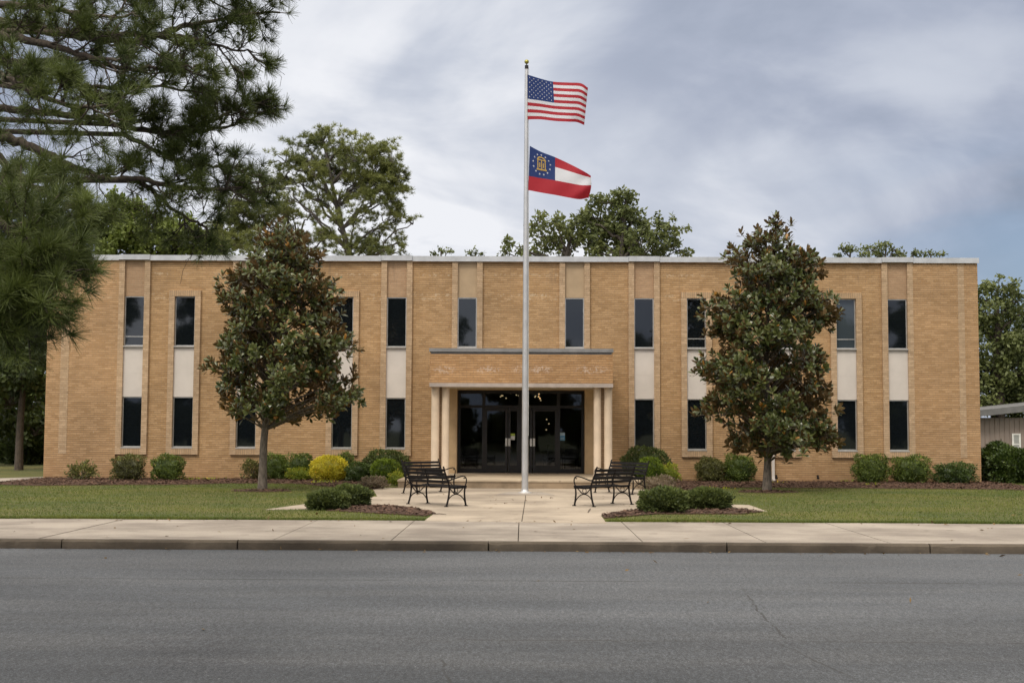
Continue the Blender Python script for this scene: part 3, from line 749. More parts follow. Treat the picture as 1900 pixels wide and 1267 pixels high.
m = MB(); m.box(wa + t, wb_ - t, NBY - .05, NBY - .04, z0_ + t, z1_ - t); npart(m, 'pane', simple('blind_grey', (.35, .36, .35), .3), wo_)

# ------------------------------------------------------------------ flagpole and flags
fb = G(974, 915); fy = fb.y
pole = empty('flagpole', (fb.x, fy, 0)); tag(pole, 'tall silver flagpole with gold ball standing in the middle of the plaza', 'flagpole')
ztop = P(974, 122, fy).z
m = MB(); m.tube([(0, 0, .03), (0, 0, 3.), (0, 0, ztop * .6), (0, 0, ztop - .1)], [.087, .085, .068, .048], 24); m.build('shaft', MPOLE, pole)
m = MB(); m.lathe([(.001, 0), (.19, 0), (.19, .02), (.13, .03), (.10, .05), (.089, .10)], (0, 0, .008), 28); m.build('base_flange', MPOLE, pole)
m = MB(); m.tube([(0, 0, ztop - .1), (0, 0, ztop)], [.05, .05], 16); m.tube([(0, 0, ztop), (0, 0, ztop + .05)], .014, 8); m.build('truck', MFRM, pole)
m = MB(); m.lathe([(.06 * math.sin(t_) + .0005, -.06 * math.cos(t_)) for t_ in np.linspace(0, math.pi, 12)], (0, 0, ztop + .10), 18); m.build('gold_ball', MGOLD, pole)
m = MB(); m.tube([(.062, -.02, ztop - .05), (.07, -.02, P(975, 260, fy).z), (.085, -.03, 1.5)], .004, 5); m.build('halyard', MWHITE, pole)
m = MB(); m.box(.07, .095, -.02, .02, 1.42, 1.60); m.build('cleat', MFRM, pole)
m = MB(); m.slab([Vector((fb.x + a, fy + b2, 0)) for a, b2 in ((-.75, -1.1), (.75, -1.1), (.45, .45), (-.45, .45))], .001, .018); struct(m.build('pole_pad', GM['kerb_concrete'] if False else GM['sidewalk_concrete']))

def cloth(name, c):
    b = mat(name); b.link(b.mix(b.noise(b.pos, 3, 3), c4([q * .85 for q in c]), c4(c)), b.p.inputs['Base Color']); b.p.inputs['Roughness'].default_value = .75
    tr = b.n('ShaderNodeBsdfTranslucent'); tr.inputs[0].default_value = c4(c); ms = b.n('ShaderNodeMixShader'); ms.inputs[0].default_value = .3
    b.link(b.p.outputs[0], ms.inputs[1]); b.link(tr.outputs[0], ms.inputs[2]); b.link(ms.outputs[0], b.o.inputs[0]); return b.m
CR, CW, CB, CG = cloth('flag_red', (.42, .02, .035)), cloth('flag_white', (.72, .74, .80)), cloth('flag_blue', (.015, .04, .17)), cloth('flag_gold', (.62, .42, .12))
def interp(pts, u):
    us = np.linspace(0, 1, len(pts)); return np.array([np.interp(u, us, [p[0] for p in pts]), np.interp(u, us, [p[1] for p in pts])])
def smooth_edge(pts, n=25):
    # catmull-rom resample
    P_ = [np.array(p, float) for p in pts]; P_ = [2 * P_[0] - P_[1]] + P_ + [2 * P_[-1] - P_[-2]]; out = []
    segs_ = len(P_) - 3
    for i in range(n):
        t = i / (n - 1) * segs_; k = min(int(t), segs_ - 1); t -= k; a, b2, c, d = P_[k:k + 4]
        out.append(.5 * (2 * b2 + (c - a) * t + (2 * a - 5 * b2 + 4 * c - d) * t * t + (3 * b2 - a - 3 * c + d) * t ** 3))
    return out
def surf_us(u, v):
    t = interp(ust, u); b2 = interp(usb, u); p = t + (b2 - t) * v
    y = fy - .05 + .16 * u * math.sin(5.5 * u + 1.6 * v) + .05 * u * math.sin(13 * u - 2 * v) + .02 * math.sin(9 * v + 4 * u) * u
    return P(p[0], p[1] + .5 * math.sin(8 * u + 3 * v) * u, y)
ust = smooth_edge([(979, 139), (1002, 146), (1026, 152), (1055, 154), (1078, 155), (1091, 163)]); usb = smooth_edge([(979, 222), (1002, 222), (1030, 225), (1055, 226), (1070, 227), (1084, 233)])
def surf_ga(u, v):
    f1 = np.interp(u, [0, .4, 1], [.345, .26, .10]); f2 = np.interp(u, [0, .4, 1], [.68, .615, .44])
    vv = v * 3 * f1 if v < 1 / 3 else (f1 + (v - 1 / 3) * 3 * (f2 - f1) if v < 2 / 3 else f2 + (v - 2 / 3) * 3 * (1 - f2))
    t = interp(gat, u); b2 = interp(gab, u); p = t + (b2 - t) * vv
    y = fy - .05 + .15 * u * math.sin(4.2 * u + 2.2 * vv + .6) + .035 * math.sin(15 * u + 7 * vv) * u + .10 * max(0, u - .45) * math.sin(6 * vv)
    p[0] += 3.0 * math.sin(math.pi * min(1, max(0, vv))) * max(0, (u - .8) * 5) ** 2
    return P(p[0], p[1], y)
gat = smooth_edge([(983, 271), (1004, 282), (1030, 292), (1062, 307), (1083, 318), (1096, 326)]); gab = smooth_edge([(980, 353), (1006, 358), (1030, 362), (1056, 367), (1076, 370), (1092, 367)])
def flag(name, surf, nu, nv, matf, mats, label):
    vs = [surf(i / nu, j / nv) for j in range(nv + 1) for i in range(nu + 1)]
    m = MB(); o = np.array([(p.x, p.y, p.z) for p in vs]); org = o[0].copy()
    fs = {}
    for j in range(nv):
        for i in range(nu):
            a = j * (nu + 1) + i; fs.setdefault(matf((i + .5) / nu, (j + .5) / nv), []).append((a, a + nu + 1, a + nu + 2, a + 1))
    first = True
    V = o - org
    allf = []; allm = []
    for k, f in fs.items(): allf += f; allm += [k] * len(f)
    m.add(V, allf, 0, .5, True); m.m[-1] = np.array(allm, np.int32)
    ob = m.build(name, mats); ob.location = tuple(org); tag(ob, label, 'flag'); return ob, Vector(org)
def decal(surf, shape, off, org, mb, mat_=0):          # polygon given as (u, v), laid on both faces of the cloth
    for sg in (-1, 1):
        pts = []
        for (u, v) in shape:
            p = surf(u, v); p = p + Vector((0, sg * off, 0)) - org; pts.append(tuple(p))
        c = np.mean(pts, axis=0); n = len(pts)
        mb.add(pts + [tuple(c)], [(i, (i + 1) % n, n) for i in range(n)], mat_)
usf, uo = flag('national_flag', surf_us, 60, 52, lambda u, v: 2 if (u < .4 and v < 7 / 13) else (0 if int(v * 13) % 2 == 0 else 1), [CR, CW, CB], 'striped red and white flag with starry blue canton flying at the top of the pole')
sm = MB()
for r_ in range(9):
    for c_ in range(6 if r_ % 2 == 0 else 5):
        u = .4 * ((2 * c_ + 1 + (r_ % 2)) / 12); v = 7 / 13 * (r_ + 1) / 10
        decal(surf_us, [(u + (.0155 if k % 2 == 0 else .0065) * math.sin(k * math.pi / 5) * .72, v - (.0155 if k % 2 == 0 else .0065) * 1.35 * math.cos(k * math.pi / 5)) for k in range(10)], .006, uo, sm)
sm.build('star_field', CW, usf)
gaf, go = flag('state_flag', surf_ga, 50, 48, lambda u, v: 2 if (u < .4 and v < 2 / 3) else (1 if 1 / 3 < v < 2 / 3 else 0), [CR, CW, CB], 'red and white flag with gold arch emblem on blue flying below the other flag')
sm = MB()
for k in range(13):
    a = 2 * math.pi * k / 13; u0, v0 = .2 + .135 * math.sin(a), .335 - .245 * math.cos(a)
    decal(surf_ga, [(u0 + (.021 if j % 2 == 0 else .009) * math.sin(j * math.pi / 5) * .8, v0 - (.021 if j % 2 == 0 else .009) * 1.4 * math.cos(j * math.pi / 5)) for j in range(10)], .006, go, sm)
sm.build('star_ring', CW, gaf)
em = MB()
def quad(u0, u1, v0, v1): decal(surf_ga, [(u0, v0), (u1, v0), (u1, v1), (u0, v1)], .007, go, em)
for uu in (.135, .195, .25): quad(uu, uu + .016, .22, .45)
quad(.122, .28, .45, .485); quad(.13, .272, .215, .245)
for k in range(8):                                     # arched top
    a0, a1 = math.pi * k / 8, math.pi * (k + 1) / 8
    decal(surf_ga, [(.2 - .068 * math.cos(a0), .22 - .085 * math.sin(a0)), (.2 - .068 * math.cos(a1), .22 - .085 * math.sin(a1)), (.2 - .046 * math.cos(a1), .22 - .05 * math.sin(a1)), (.2 - .046 * math.cos(a0), .22 - .05 * math.sin(a0))], .007, go, em)
quad(.165, .182, .30, .42); quad(.222, .238, .30, .42)
em.build('arch_emblem', CG, gaf)

# ------------------------------------------------------------------ benches
def make_bench():
    t = empty('park_bench'); LN = .66
    def bez(pts, n=14): return [(0, p[0], p[1]) for p in smooth_edge(pts, n)]
    s = MB()
    ys = np.linspace(-.20, .24, 6); zs = [.415, .402, .398, .402, .412, .420]
    for y, z in zip(ys, zs): s.box(-LN - .02, LN + .02, y - .034, y + .034, z, z + .022)
    s.box(-LN, LN, .262, .285, .375, .425)
    s.build('seat', MSLAT, t)
    s = MB()
    for k in range(4):
        zc = .53 + k * .083; y = -.245 - (zc - .45) * .30
        rot = Matrix.Rotation(R(17), 3, 'X'); s.box(-LN - .01, LN + .01, -.009, .009, -.029, .029, 0, rot, (0, y, zc))
    s.build('backrest', MSLAT, t)
    s = MB()
    s.tube([(0, .2, .395), (0, -.2, .40), (0, -.25, .46), (0, -.36, .80)], .013, 6)
    cyl = [(.07 * math.cos(a), -.302 - .06 * math.sin(a) * .3, .655 + .07 * math.sin(a)) for a in np.linspace(0, 2 * math.pi, 17)]
    s.tube(cyl, .009, 6); s.build('centre_support', MIRON, t)
    for sx_ in (-1, 1):
        def sh(p, dx=0): return [(sx_ * LN + q[0], q[1], q[2]) for q in p]
        s = MB(); s.tube(sh(bez([(-.29, .0), (-.25, .10), (-.215, .25), (-.205, .42), (-.25, .56), (-.325, .72), (-.365, .84), (-.385, .85)])), np.linspace(.021, .017, 14), 7)
        s.box(sx_ * LN - .03, sx_ * LN + .03, -.325, -.255, 0, .018); s.build('leg', MIRON, t)
        s = MB(); s.tube(sh(bez([(.27, .0), (.245, .10), (.225, .25), (.235, .42)])), np.linspace(.022, .018, 14), 7)
        s.box(sx_ * LN - .03, sx_ * LN + .03, .235, .305, 0, .018); s.build('leg', MIRON, t)
        s = MB(); s.tube(sh(bez([(-.265, .575), (-.18, .565), (-.05, .60), (.10, .635), (.20, .645), (.265, .60), (.275, .52), (.24, .43)], 20)), .014, 7)
        s.tube(sh(bez([(.20, .645), (.235, .615), (.215, .59), (.195, .605)], 8)), .009, 6); s.build('armrest', MIRON, t)
        s = MB(); s.tube(sh(bez([(-.262, .07), (-.22, .16), (-.13, .235), (-.02, .262), (.10, .235), (.20, .15), (.252, .06)])), .012, 6)
        s.tube(sh(bez([(-.2, .40), (-.13, .33), (-.07, .28), (-.02, .268), (.04, .28), (.11, .33), (.2, .405)])), .012, 6)
        s.tube(sh([(0, -.02 + .052 * math.cos(a), .335 + .052 * math.sin(a)) for a in np.linspace(0, 2 * math.pi, 15)]), .008, 6)
        s.tube(sh(bez([(-.2, .402), (0, .385), (.24, .405)], 6)), .014, 6)
        s.tube(sh(bez([(-.19, .41), (-.2, .47), (-.24, .52)], 6)), .009, 6); s.build('side_bracket', MIRON, t)
    return t
b0 = make_bench()
bsp = [((811, 936.5), -47, 'black iron bench with slatted back nearest the left mulch island'), ((797, 914), -133, 'black iron bench left of the pole, the one beside the entrance landing'),
       ((1119, 937), 47, 'black iron bench with slatted back nearest the right mulch island'), ((1151, 915), 133, 'black iron bench right of the pole, the one beside the entrance landing')]
for i, (p, rz, lab) in enumerate(bsp):
    q = G(*p, .008)
    if i == 0: b0.location = q; b0.rotation_euler = (0, 0, R(rz)); o = b0; tag(b0, lab, 'bench', 'iron benches round the flagpole')
    else: copy_thing(b0, q, R(rz), lab)

# ------------------------------------------------------------------ vegetation
def unit(v): return v / (np.linalg.norm(v, axis=-1, keepdims=True) + 1e-9)
def leaf_quads(mb, c, d, nrm, ln, wd, tint, fold=.0, mat_=0):
    """pointed leaves: c base (n,3), d direction, nrm normal hint, ln, wd (n)"""
    d = unit(d); s = unit(np.cross(d, nrm)); up = np.cross(s, d); n = len(c)
    ln = ln[:, None]; wd = wd[:, None]
    a = c; b = c + d * ln * .5 + s * wd * .5 + up * wd * fold; e_ = c + d * ln; f = c + d * ln * .5 - s * wd * .5 + up * wd * fold
    V = np.stack([a, b, e_, f], 1).reshape(-1, 3)
    mb.add(V, np.arange(4 * n).reshape(-1, 4), mat_, np.repeat(tint, 4))
def curve_pts(a, b, sag=.1, n=6, r=None, wob=.06):
    a, b = np.array(a, float), np.array(b, float); L_ = np.linalg.norm(b - a); t = np.linspace(0, 1, n)[:, None]
    p = a + (b - a) * t; p[:, 2] += (sag * L_ * np.sin(math.pi * t[:, 0]))
    if r is not None: p[1:-1] += r.normal(0, wob * L_ / n, (n - 2, 3))
    return p

def shrub(name, px0, px1, ptop, pbase, label, mfol, cat='shrub', group=None, n=3600, leaf=.055, shape=2.6, depth=None, rough=.13, seed=0, spiky=0., sparse=False, ystem=None, zbase=.015):
    r = np.random.default_rng(seed + 100)
    cb = G((px0 + px1) / 2, pbase, zbase); Y = ystem or cb.y
    if not ystem and Y < F + .6:
        wy0 = (P(px1, pbase, Y).x - P(px0, pbase, Y).x) / 2 * .75; Y = min(Y, F - .08 - wy0); cb = Vector((P((px0 + px1) / 2, pbase, Y).x, Y, 0))
    if ystem: cb = Vector((P((px0 + px1) / 2, pbase, Y).x, Y, 0))
    wx = (P(px1, pbase, Y).x - P(px0, pbase, Y).x) / 2; h = P((px0 + px1) / 2, ptop + 2.5, Y).z; wy = depth or wx * (.75 if Y > 40 else .9)
    t = empty(name, (cb.x, Y, 0)); tag(t, label, cat, group)
    st = MB()
    for k in range(7):
        a = r.uniform(0, 6.28); e_ = np.array((math.cos(a) * wx * .6, math.sin(a) * wy * .6, h * .75)) * r.uniform(.6, 1)
        st.tube(curve_pts((0.02 * math.cos(a), .02 * math.sin(a), -.03), e_, .05, 5, r), np.linspace(.014, .005, 5), 5)
    st.build('stems', MBARKM, t)
    mb = MB()
    # superellipsoid shell with lumps, plus inner fill
    d = unit(r.normal(0, 1, (n, 3)))
    q = (np.abs(d[:, 0]) ** shape + np.abs(d[:, 1]) ** shape + np.abs(d[:, 2]) ** shape) ** (-1 / shape)
    lump = 1 + rough * (np.sin(d[:, 0] * 5 + seed) * np.sin(d[:, 1] * 6 + seed * 2) + np.sin(d[:, 2] * 7 + d[:, 0] * 4 + seed)) + r.normal(0, .035, n)
    rad = q * lump * np.where(r.random(n) < (.35 if sparse else .68), r.uniform(.90, 1.02, n), r.uniform(.35, .92, n) ** .6)
    c = d * rad[:, None] * np.array((wx, wy, h * .53)); c[:, 2] += h * .50
    c = c[c[:, 2] > .03]; n2 = len(c); dd = unit((c - np.array((0, 0, h * .4))) / np.array((wx, wy, h * .5)))
    ld = unit(dd * (.9 + spiky) + r.normal(0, .55, (n2, 3)) + np.array((0, 0, .25)))
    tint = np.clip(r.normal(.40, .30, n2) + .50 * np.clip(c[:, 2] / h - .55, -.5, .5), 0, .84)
    tint = np.where(r.random(n2) < .05, r.uniform(.84, 1., n2), tint)
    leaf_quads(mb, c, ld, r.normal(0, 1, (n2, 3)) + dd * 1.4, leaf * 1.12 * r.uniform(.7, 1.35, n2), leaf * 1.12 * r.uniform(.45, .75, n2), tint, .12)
    # leafy inner mass so that the wall does not shine through
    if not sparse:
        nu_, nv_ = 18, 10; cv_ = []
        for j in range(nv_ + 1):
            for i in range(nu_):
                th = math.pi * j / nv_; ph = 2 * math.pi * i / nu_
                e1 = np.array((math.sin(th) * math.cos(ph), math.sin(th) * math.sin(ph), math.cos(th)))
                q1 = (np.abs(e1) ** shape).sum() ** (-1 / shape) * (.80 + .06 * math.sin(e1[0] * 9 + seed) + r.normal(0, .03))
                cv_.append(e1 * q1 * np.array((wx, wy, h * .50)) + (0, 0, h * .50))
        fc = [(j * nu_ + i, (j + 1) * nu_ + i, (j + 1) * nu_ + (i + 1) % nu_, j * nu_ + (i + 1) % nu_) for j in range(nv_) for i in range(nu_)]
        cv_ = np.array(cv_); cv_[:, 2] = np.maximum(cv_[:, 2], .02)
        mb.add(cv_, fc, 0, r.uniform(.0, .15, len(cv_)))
    for k in range(0 if shape < 2.35 and rough < .05 else 6):      # stray shoots
        a = unit(r.normal(0, 1, 3) + np.array((0, 0, .8))); a[2] = abs(a[2]); q = a * np.array((wx, wy, h * .5)) * .95 + (0, 0, h * .5); e_ = q + (a + (0, 0, .5)) * r.uniform(.04, .11)
        nn = 9; c9 = q + (e_ - q) * r.random((nn, 1)); leaf_quads(mb, c9, a + r.normal(0, .7, (nn, 3)), r.normal(0, 1, (nn, 3)), leaf * r.uniform(.7, 1.2, nn), leaf * .6 * np.ones(nn), r.uniform(.5, 1, nn), .1)
    mb.build('foliage', mfol, t)
    return t
FG = foliage('leaf_boxwood', (.022, .044, .008), (.175, .235, .036), None, .5, .25, (.32, .38, .06))
FGB = foliage('leaf_bronze', (.040, .040, .016), (.19, .20, .052), None, .5, .25, (.28, .30, .07))
FDK = foliage('leaf_dark_holly', (.012, .028, .006), (.095, .145, .024), None, .45, .15, (.14, .18, .05))
FJN = foliage('leaf_juniper', (.022, .038, .008), (.145, .180, .040), None, .7, .15, (.12, .15, .08))
FBR = foliage('leaf_bright', (.018, .044, .005), (.26, .36, .025), None, .5, .25, (.25, .33, .04), 3.)
FYL = foliage('leaf_golden', (.26, .24, .020), (.86, .76, .060), None, .55, .35, (.85, .50, .06))
FYG = foliage('leaf_lime', (.09, .14, .015), (.44, .48, .05), None, .55, .3, (.65, .45, .06))
FPU = foliage('leaf_dusty', (.10, .072, .050), (.28, .22, .14), None, .6, .2, (.16, .20, .06))
SH = [
 (126, 177, 860, 889, 'low sparse shrub leftmost against the brick wall', FGB, dict(n=900, leaf=.075, sparse=True, rough=.3, shape=2)),
 (212, 263, 846, 890, 'clipped square shrub under the first window from the left', FGB, dict(n=3600, leaf=.05, shape=4)),
 (284, 338, 846, 890, 'clipped shrub with bright lower leaves under the second window from the left', FG, dict(n=3800, leaf=.05, shape=4)),
 (450, 484, 852, 888, 'thin bronze shrub directly left of the left magnolia trunk', FGB, dict(n=1300, sparse=True, rough=.2)),
 (492, 534, 843, 888, 'clipped dark shrub directly right of the left magnolia trunk', FG, dict(n=3300, leaf=.05, shape=4)),
 (534, 581, 842, 880, 'clipped green shrub standing behind the low lime shrub', FG, dict(n=3000, leaf=.05, shape=3.5, ystem=41.9)),
 (533, 579, 866, 890, 'low lime green shrub directly left of the golden ball shrub', FYG, dict(n=2200, leaf=.05)),
 (622, 654, 842, 880, 'clipped green shrub peeping out behind the golden ball shrub', FG, dict(n=2400, leaf=.05, shape=3.5, ystem=41.9)),
 (576, 643, 845, 892, 'round golden yellow ball shrub', FYL, dict(n=6000, leaf=.045, shape=2.3, rough=.03)),
 (644, 690, 858, 893, 'dark green clipped shrub directly right of the golden ball shrub', FDK, dict(n=3600, leaf=.045, shape=3)),
 (676, 758, 835, 884, 'wide dark mounded yew shrub left of the entrance columns', FJN, dict(n=5200, leaf=.06, rough=.05, spiky=.6, ystem=41.6)),
 (689, 743, 851, 891, 'round bright topped green shrub in front of the left mounded yew', FBR, dict(n=4600, leaf=.045, shape=2.4, rough=.03, ystem=40.4)),
 (671, 716, 884, 906, 'low dusty brown shrub at the left end of the left bed by the plaza', FPU, dict(n=1500, leaf=.05, rough=.2)),
 (722, 746, 876, 899, 'small lime plant against the left end of the landing', FYG, dict(n=700, leaf=.05, rough=.25)),
 (573, 643, 911, 944, 'spreading dark juniper at the front of the left mulch island', FJN, dict(n=5200, leaf=.055, rough=.09, spiky=.5)),
 (612, 685, 901, 937, 'spreading dark juniper at the back of the left mulch island', FJN, dict(n=5200, leaf=.055, rough=.09, spiky=.5)),
 (1156, 1241, 830, 884, 'wide dark mounded yew shrub right of the entrance columns', FJN, dict(n=5600, leaf=.06, rough=.05, spiky=.6, ystem=41.5)),
 (1182, 1230, 848, 890, 'round bright topped green shrub in front of the right mounded yew', FBR, dict(n=4200, leaf=.045, shape=2.4, rough=.03, ystem=40.3)),
 (1224, 1259, 861, 889, 'small yellow orange shrub beside the right mounded yew', FYG, dict(n=1300, leaf=.055, rough=.2, ystem=40.7)),
 (1192, 1252, 884, 908, 'low dusty brown shrub in the right bed by the plaza', FPU, dict(n=1700, leaf=.05, rough=.2)),
 (1189, 1272, 907, 949, 'spreading dark juniper at the left of the right mulch island', FJN, dict(n=5800, leaf=.055, rough=.10, spiky=.5)),
 (1274, 1353, 907, 943, 'spreading dark juniper at the right of the right mulch island', FJN, dict(n=5600, leaf=.055, rough=.09, spiky=.5)),
 (1294, 1343, 850, 891, 'clipped bronze shrub, left one of the pair left of the right magnolia', FGB, dict(n=3600, leaf=.05, shape=3.6)),
 (1344, 1399, 845, 891, 'clipped green bronze shrub standing nearest the right magnolia trunk', FG, dict(n=4200, leaf=.05, shape=4)),
 (1587, 1647, 844, 895, 'clipped green shrub under the second window from the right', FG, dict(n=4600, leaf=.05, shape=4)),
 (1659, 1723, 847, 895, 'clipped green shrub under the rightmost window', FG, dict(n=4600, leaf=.05, shape=3.6)),
 (1739, 1805, 860, 896, 'low dark clipped shrub nearest the right corner of the building', FDK, dict(n=4600, leaf=.05, shape=3.6)),
 (1819, 1885, 826, 893, 'tall dark laurel bush just past the right corner of the building', FDK, dict(n=6000, leaf=.09, rough=.12, ystem=43.8)),
 (1843, 1935, 834, 897, 'broad dark laurel bush at the right edge in front of the annex', FDK, dict(n=8000, leaf=.09, rough=.12, ystem=42.4)),
]
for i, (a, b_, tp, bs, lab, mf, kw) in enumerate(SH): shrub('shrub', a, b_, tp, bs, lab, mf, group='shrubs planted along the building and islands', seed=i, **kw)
# weeds in the bed
wm = MB(); r = np.random.default_rng(77)
for (px_, py_, n) in ((355, 891, 30), (372, 890, 30), (395, 890, 25), (1170 + 20, 893, 60), (1320, 893, 30), (1445, 897, 14), (1565, 893, 18), (1613, 901, 20), (720, 893, 30), (590, 897, 40), (610, 896, 40), (1335, 908, 20)):
    c = G(px_, py_); k = r.normal(0, 1, (n, 3)) * np.array((.16, .07, 0)); c = np.array((c.x, min(c.y, F - .12), .02)) + k
    leaf_quads(wm, c, r.normal(0, .6, (n, 3)) + np.array((0, 0, 1.)), r.normal(0, 1, (n, 3)), r.uniform(.04, .11, n), r.uniform(.02, .05, n), r.uniform(.2, 1, n), .1)
tag(wm.build('weeds', FYG), 'small bright green weeds scattered along the mulch beds', 'weeds', kind='stuff')

# magnolias
FMAG = foliage('magnolia_leaf', (.022, .040, .010), (.138, .150, .045), (.160, .100, .038), .30, .10, (.32, .155, .028), 1.)
def magnolia(base_px, outline, label, seed, dens=1.0, ncl=150, skirt=None):
    r = np.random.default_rng(seed); b = G(*base_px, .01); Y = b.y
    t = empty('magnolia_tree', (b.x, Y, 0)); tag(t, label, 'tree', 'magnolias on the front lawn')
    zs = [P(950, o_[0], Y).z for o_ in outline]; xl = [P(o_[1], o_[0], Y).x - b.x for o_ in outline]; xr = [P(o_[2], o_[0], Y).x - b.x for o_ in outline]
    order = np.argsort(zs); zs = np.array(zs)[order]; xl = np.array(xl)[order]; xr = np.array(xr)[order]
    ztop = zs[-1]; zlow = zs[0]; axis = lambda z: .5 * (np.interp(z, zs, xl) + np.interp(z, zs, xr)) * np.clip((z - zlow) / (ztop - zlow), .0, 1) ** .6
    tr = MB(); tz = np.linspace(-.05, ztop - .25, 12)
    tp = np.stack([[float(axis(max(z, zlow))) if z > zlow else 0 for z in tz], np.zeros(12), tz], 1); tp[:, 0] = np.convolve(np.pad(tp[:, 0], 1, 'edge'), [.25, .5, .25], 'valid'); tp[0, 0] = 0
    rd = np.interp(tz, [-.05, .1, zlow, ztop], [.145, .115, .095, .02]); tr.tube(tp, rd, 12); tr.build('trunk', MBARKM, t)
    br = MB(); mb = MB()
    # clump centres
    cs = []; tries = 0
    while len(cs) < ncl and tries < 14000:
        tries += 1
        z = zlow + (ztop - zlow) * r.random() ** .95; a = r.uniform(0, 2 * math.pi)
        l, q = float(np.interp(z, zs, xl)), float(np.interp(z, zs, xr)); cx = .5 * (l + q); hw = (.5 * (q - l) - .12) * (.95 + .12 * math.sin(z * 4.6 + 2.2 * a + seed)); hd = hw * .92
        if hw < .03: hw = .03; hd = .03
        if r.random() > (.25 + .75 * min(1, hw / 1.6)): continue
        rr = r.uniform(.25, 1.) ** .45
        c = np.array((cx + hw * rr * math.cos(a), hd * rr * math.sin(a), z))
        if all(np.linalg.norm(c - k[0]) > .235 for k in cs): cs.append((c, rr, cx))
    cs = [k for k in cs if sorted(np.linalg.norm(k[0] - j[0]) for j in cs)[3] < .62]
    for (c, rr, cx) in cs:
        z0 = max(zlow * .92, c[2] - (.35 + .45 * abs(c[0] - cx))); a0 = np.array((np.interp(z0, tp[:, 2], tp[:, 0]), 0, z0))
        p = curve_pts(a0, c, .04, 6, r); br.tube(p, np.linspace(.028, .010, 6), 5)
        nr = int(r.integers(6, 10) * dens)
        out = unit(c - np.array((cx, 0, c[2] - .5)))
        for k in range(nr):
            if k == 0: e_ = c + out * .25
            else: e_ = c + np.clip(r.normal(0, 1, 3), -1.5, 1.5) * np.array((.24, .24, .19)) + out * .05
            if k: br.tube([c - out * .1, (c + e_) / 2 + (0, 0, -.02), e_], [.008, .006, .005], 4, cap=False)
            # rosette of leaves
            ax = unit(.9 * out + r.normal(0, .45, 3) + np.array((0, 0, .55)))
            hgt = (e_[2] - zlow) / (ztop - zlow)
            n = int(r.integers(8, 13)); ph = r.uniform(0, 6.28) + np.arange(n) * 2.4
            u = unit(np.cross(ax, (0.3, .2, 1.))); v = np.cross(ax, u)
            op = np.linspace(.30, 1.30, n) + r.normal(0, .12, n)
            young = (k < 2) and (r.random() < .22 + .9 * max(0, hgt - .5))
            if young: op *= .55
            dd = ax[None] * np.cos(op)[:, None] + (u[None] * np.cos(ph)[:, None] + v[None] * np.sin(ph)[:, None]) * np.sin(op)[:, None]
            nn = ax[None] - dd * (dd @ ax)[:, None] + r.normal(0, .12, (n, 3))
            base = e_ + ax * np.linspace(.03, -.07, n)[:, None]
            ln = r.uniform(.16, .24, n) * (.85 if young else 1); tn = r.uniform(0, .8, n)
            yel = r.random(n) < .012; tn = np.where(yel, .97, tn)
            if young: tn = np.where(r.random(n) < .45, .95, tn)
            # two-piece leaf : arched
            dd = unit(dd); s = unit(np.cross(dd, nn)); up = np.cross(s, dd); ln_ = ln[:, None]; wd = ln_ * .40
            b1 = base + dd * ln_ * .35; b2 = base + dd * ln_ * .75 + up * ln_ * -.05; tip = base + dd * ln_ - up * ln_ * .15
            V = np.stack([base, b1 + s * wd * .42, b1 - s * wd * .42, b2 + s * wd * .46, b2 - s * wd * .46, tip], 1).reshape(-1, 3)
            o6 = (np.arange(n) * 6)[:, None]
            # winding so that the front face looks along +up
            mb.add(V, np.concatenate([o6 + np.array((1, 3, 4, 2))]), 0, np.repeat(tn, 6), True)
            mb.add(V, np.concatenate([o6 + np.array((0, 1, 2)), o6 + np.array((3, 5, 4))]), 0, np.repeat(tn, 6), True)
    br.build('branches', MBARKM, t); mb.build('crown', FMAG, t); return t
ML = [(422, 516, 526), (440, 498, 540), (460, 478, 560), (478, 468, 592), (500, 460, 592), (520, 416, 598), (545, 412, 615), (575, 405, 632), (610, 408, 648), (640, 418, 655), (665, 400, 652), (690, 370, 668), (715, 368, 678), (745, 388, 668), (768, 410, 630), (790, 470, 560)]
MR = [(416, 1440, 1458), (432, 1405, 1472), (450, 1378, 1478), (470, 1368, 1482), (490, 1350, 1515), (515, 1348, 1524), (545, 1335, 1534), (575, 1302, 1536), (605, 1300, 1543), (640, 1322, 1540), (670, 1312, 1538), (690, 1292, 1538), (715, 1304, 1545), (745, 1318, 1552), (775, 1308, 1545), (800, 1345, 1550), (822, 1352, 1562), (838, 1400, 1500)]
magnolia((487, 908), ML, 'magnolia tree with bronze top on the left lawn, wide spreading lower branches', 21, 1.0, 215)
magnolia((1423, 910), MR, 'magnolia tree with bronze top on the right lawn, tall dense cone', 22, 1.0, 235)

# needle tufts
def tuft(mb, pos, ax, r, n=42, ln=.17, w=.0065, back=.10, tint=.5, spread=1.15):
    ax = unit(ax); d = unit(ax[None] * r.uniform(.15, 1.3, n)[:, None] + unit(r.normal(0, 1, (n, 3))) * spread)
    k = (d @ ax) > -.35; d = d[k]; n = len(d)
    base = pos - ax * (r.random(n) * back)[:, None]; L_ = ln * r.uniform(.75, 1.15, n)[:, None]
    s = unit(np.cross(d, r.normal(0, 1, (n, 3)))) * w
    tip = base + d * L_ + np.array((0, 0, -.12)) * L_ * (1 - np.abs(d[:, 2:3]))
    V = np.stack([base - s * .5, base + s * .5, tip + s * .25, tip - s * .25], 1).reshape(-1, 3)
    mb.add(V, np.arange(4 * n).reshape(-1, 4), 0, np.repeat(np.clip(tint + r.normal(0, .12, n), 0, 1), 4))
FPN = foliage('pine_needle_near', (.022, .038, .009), (.150, .190, .040), None, .5, .25)
FPF = foliage('pine_needle_far', (.045, .066, .016), (.285, .310, .085), None, .55, .25, None, .35)

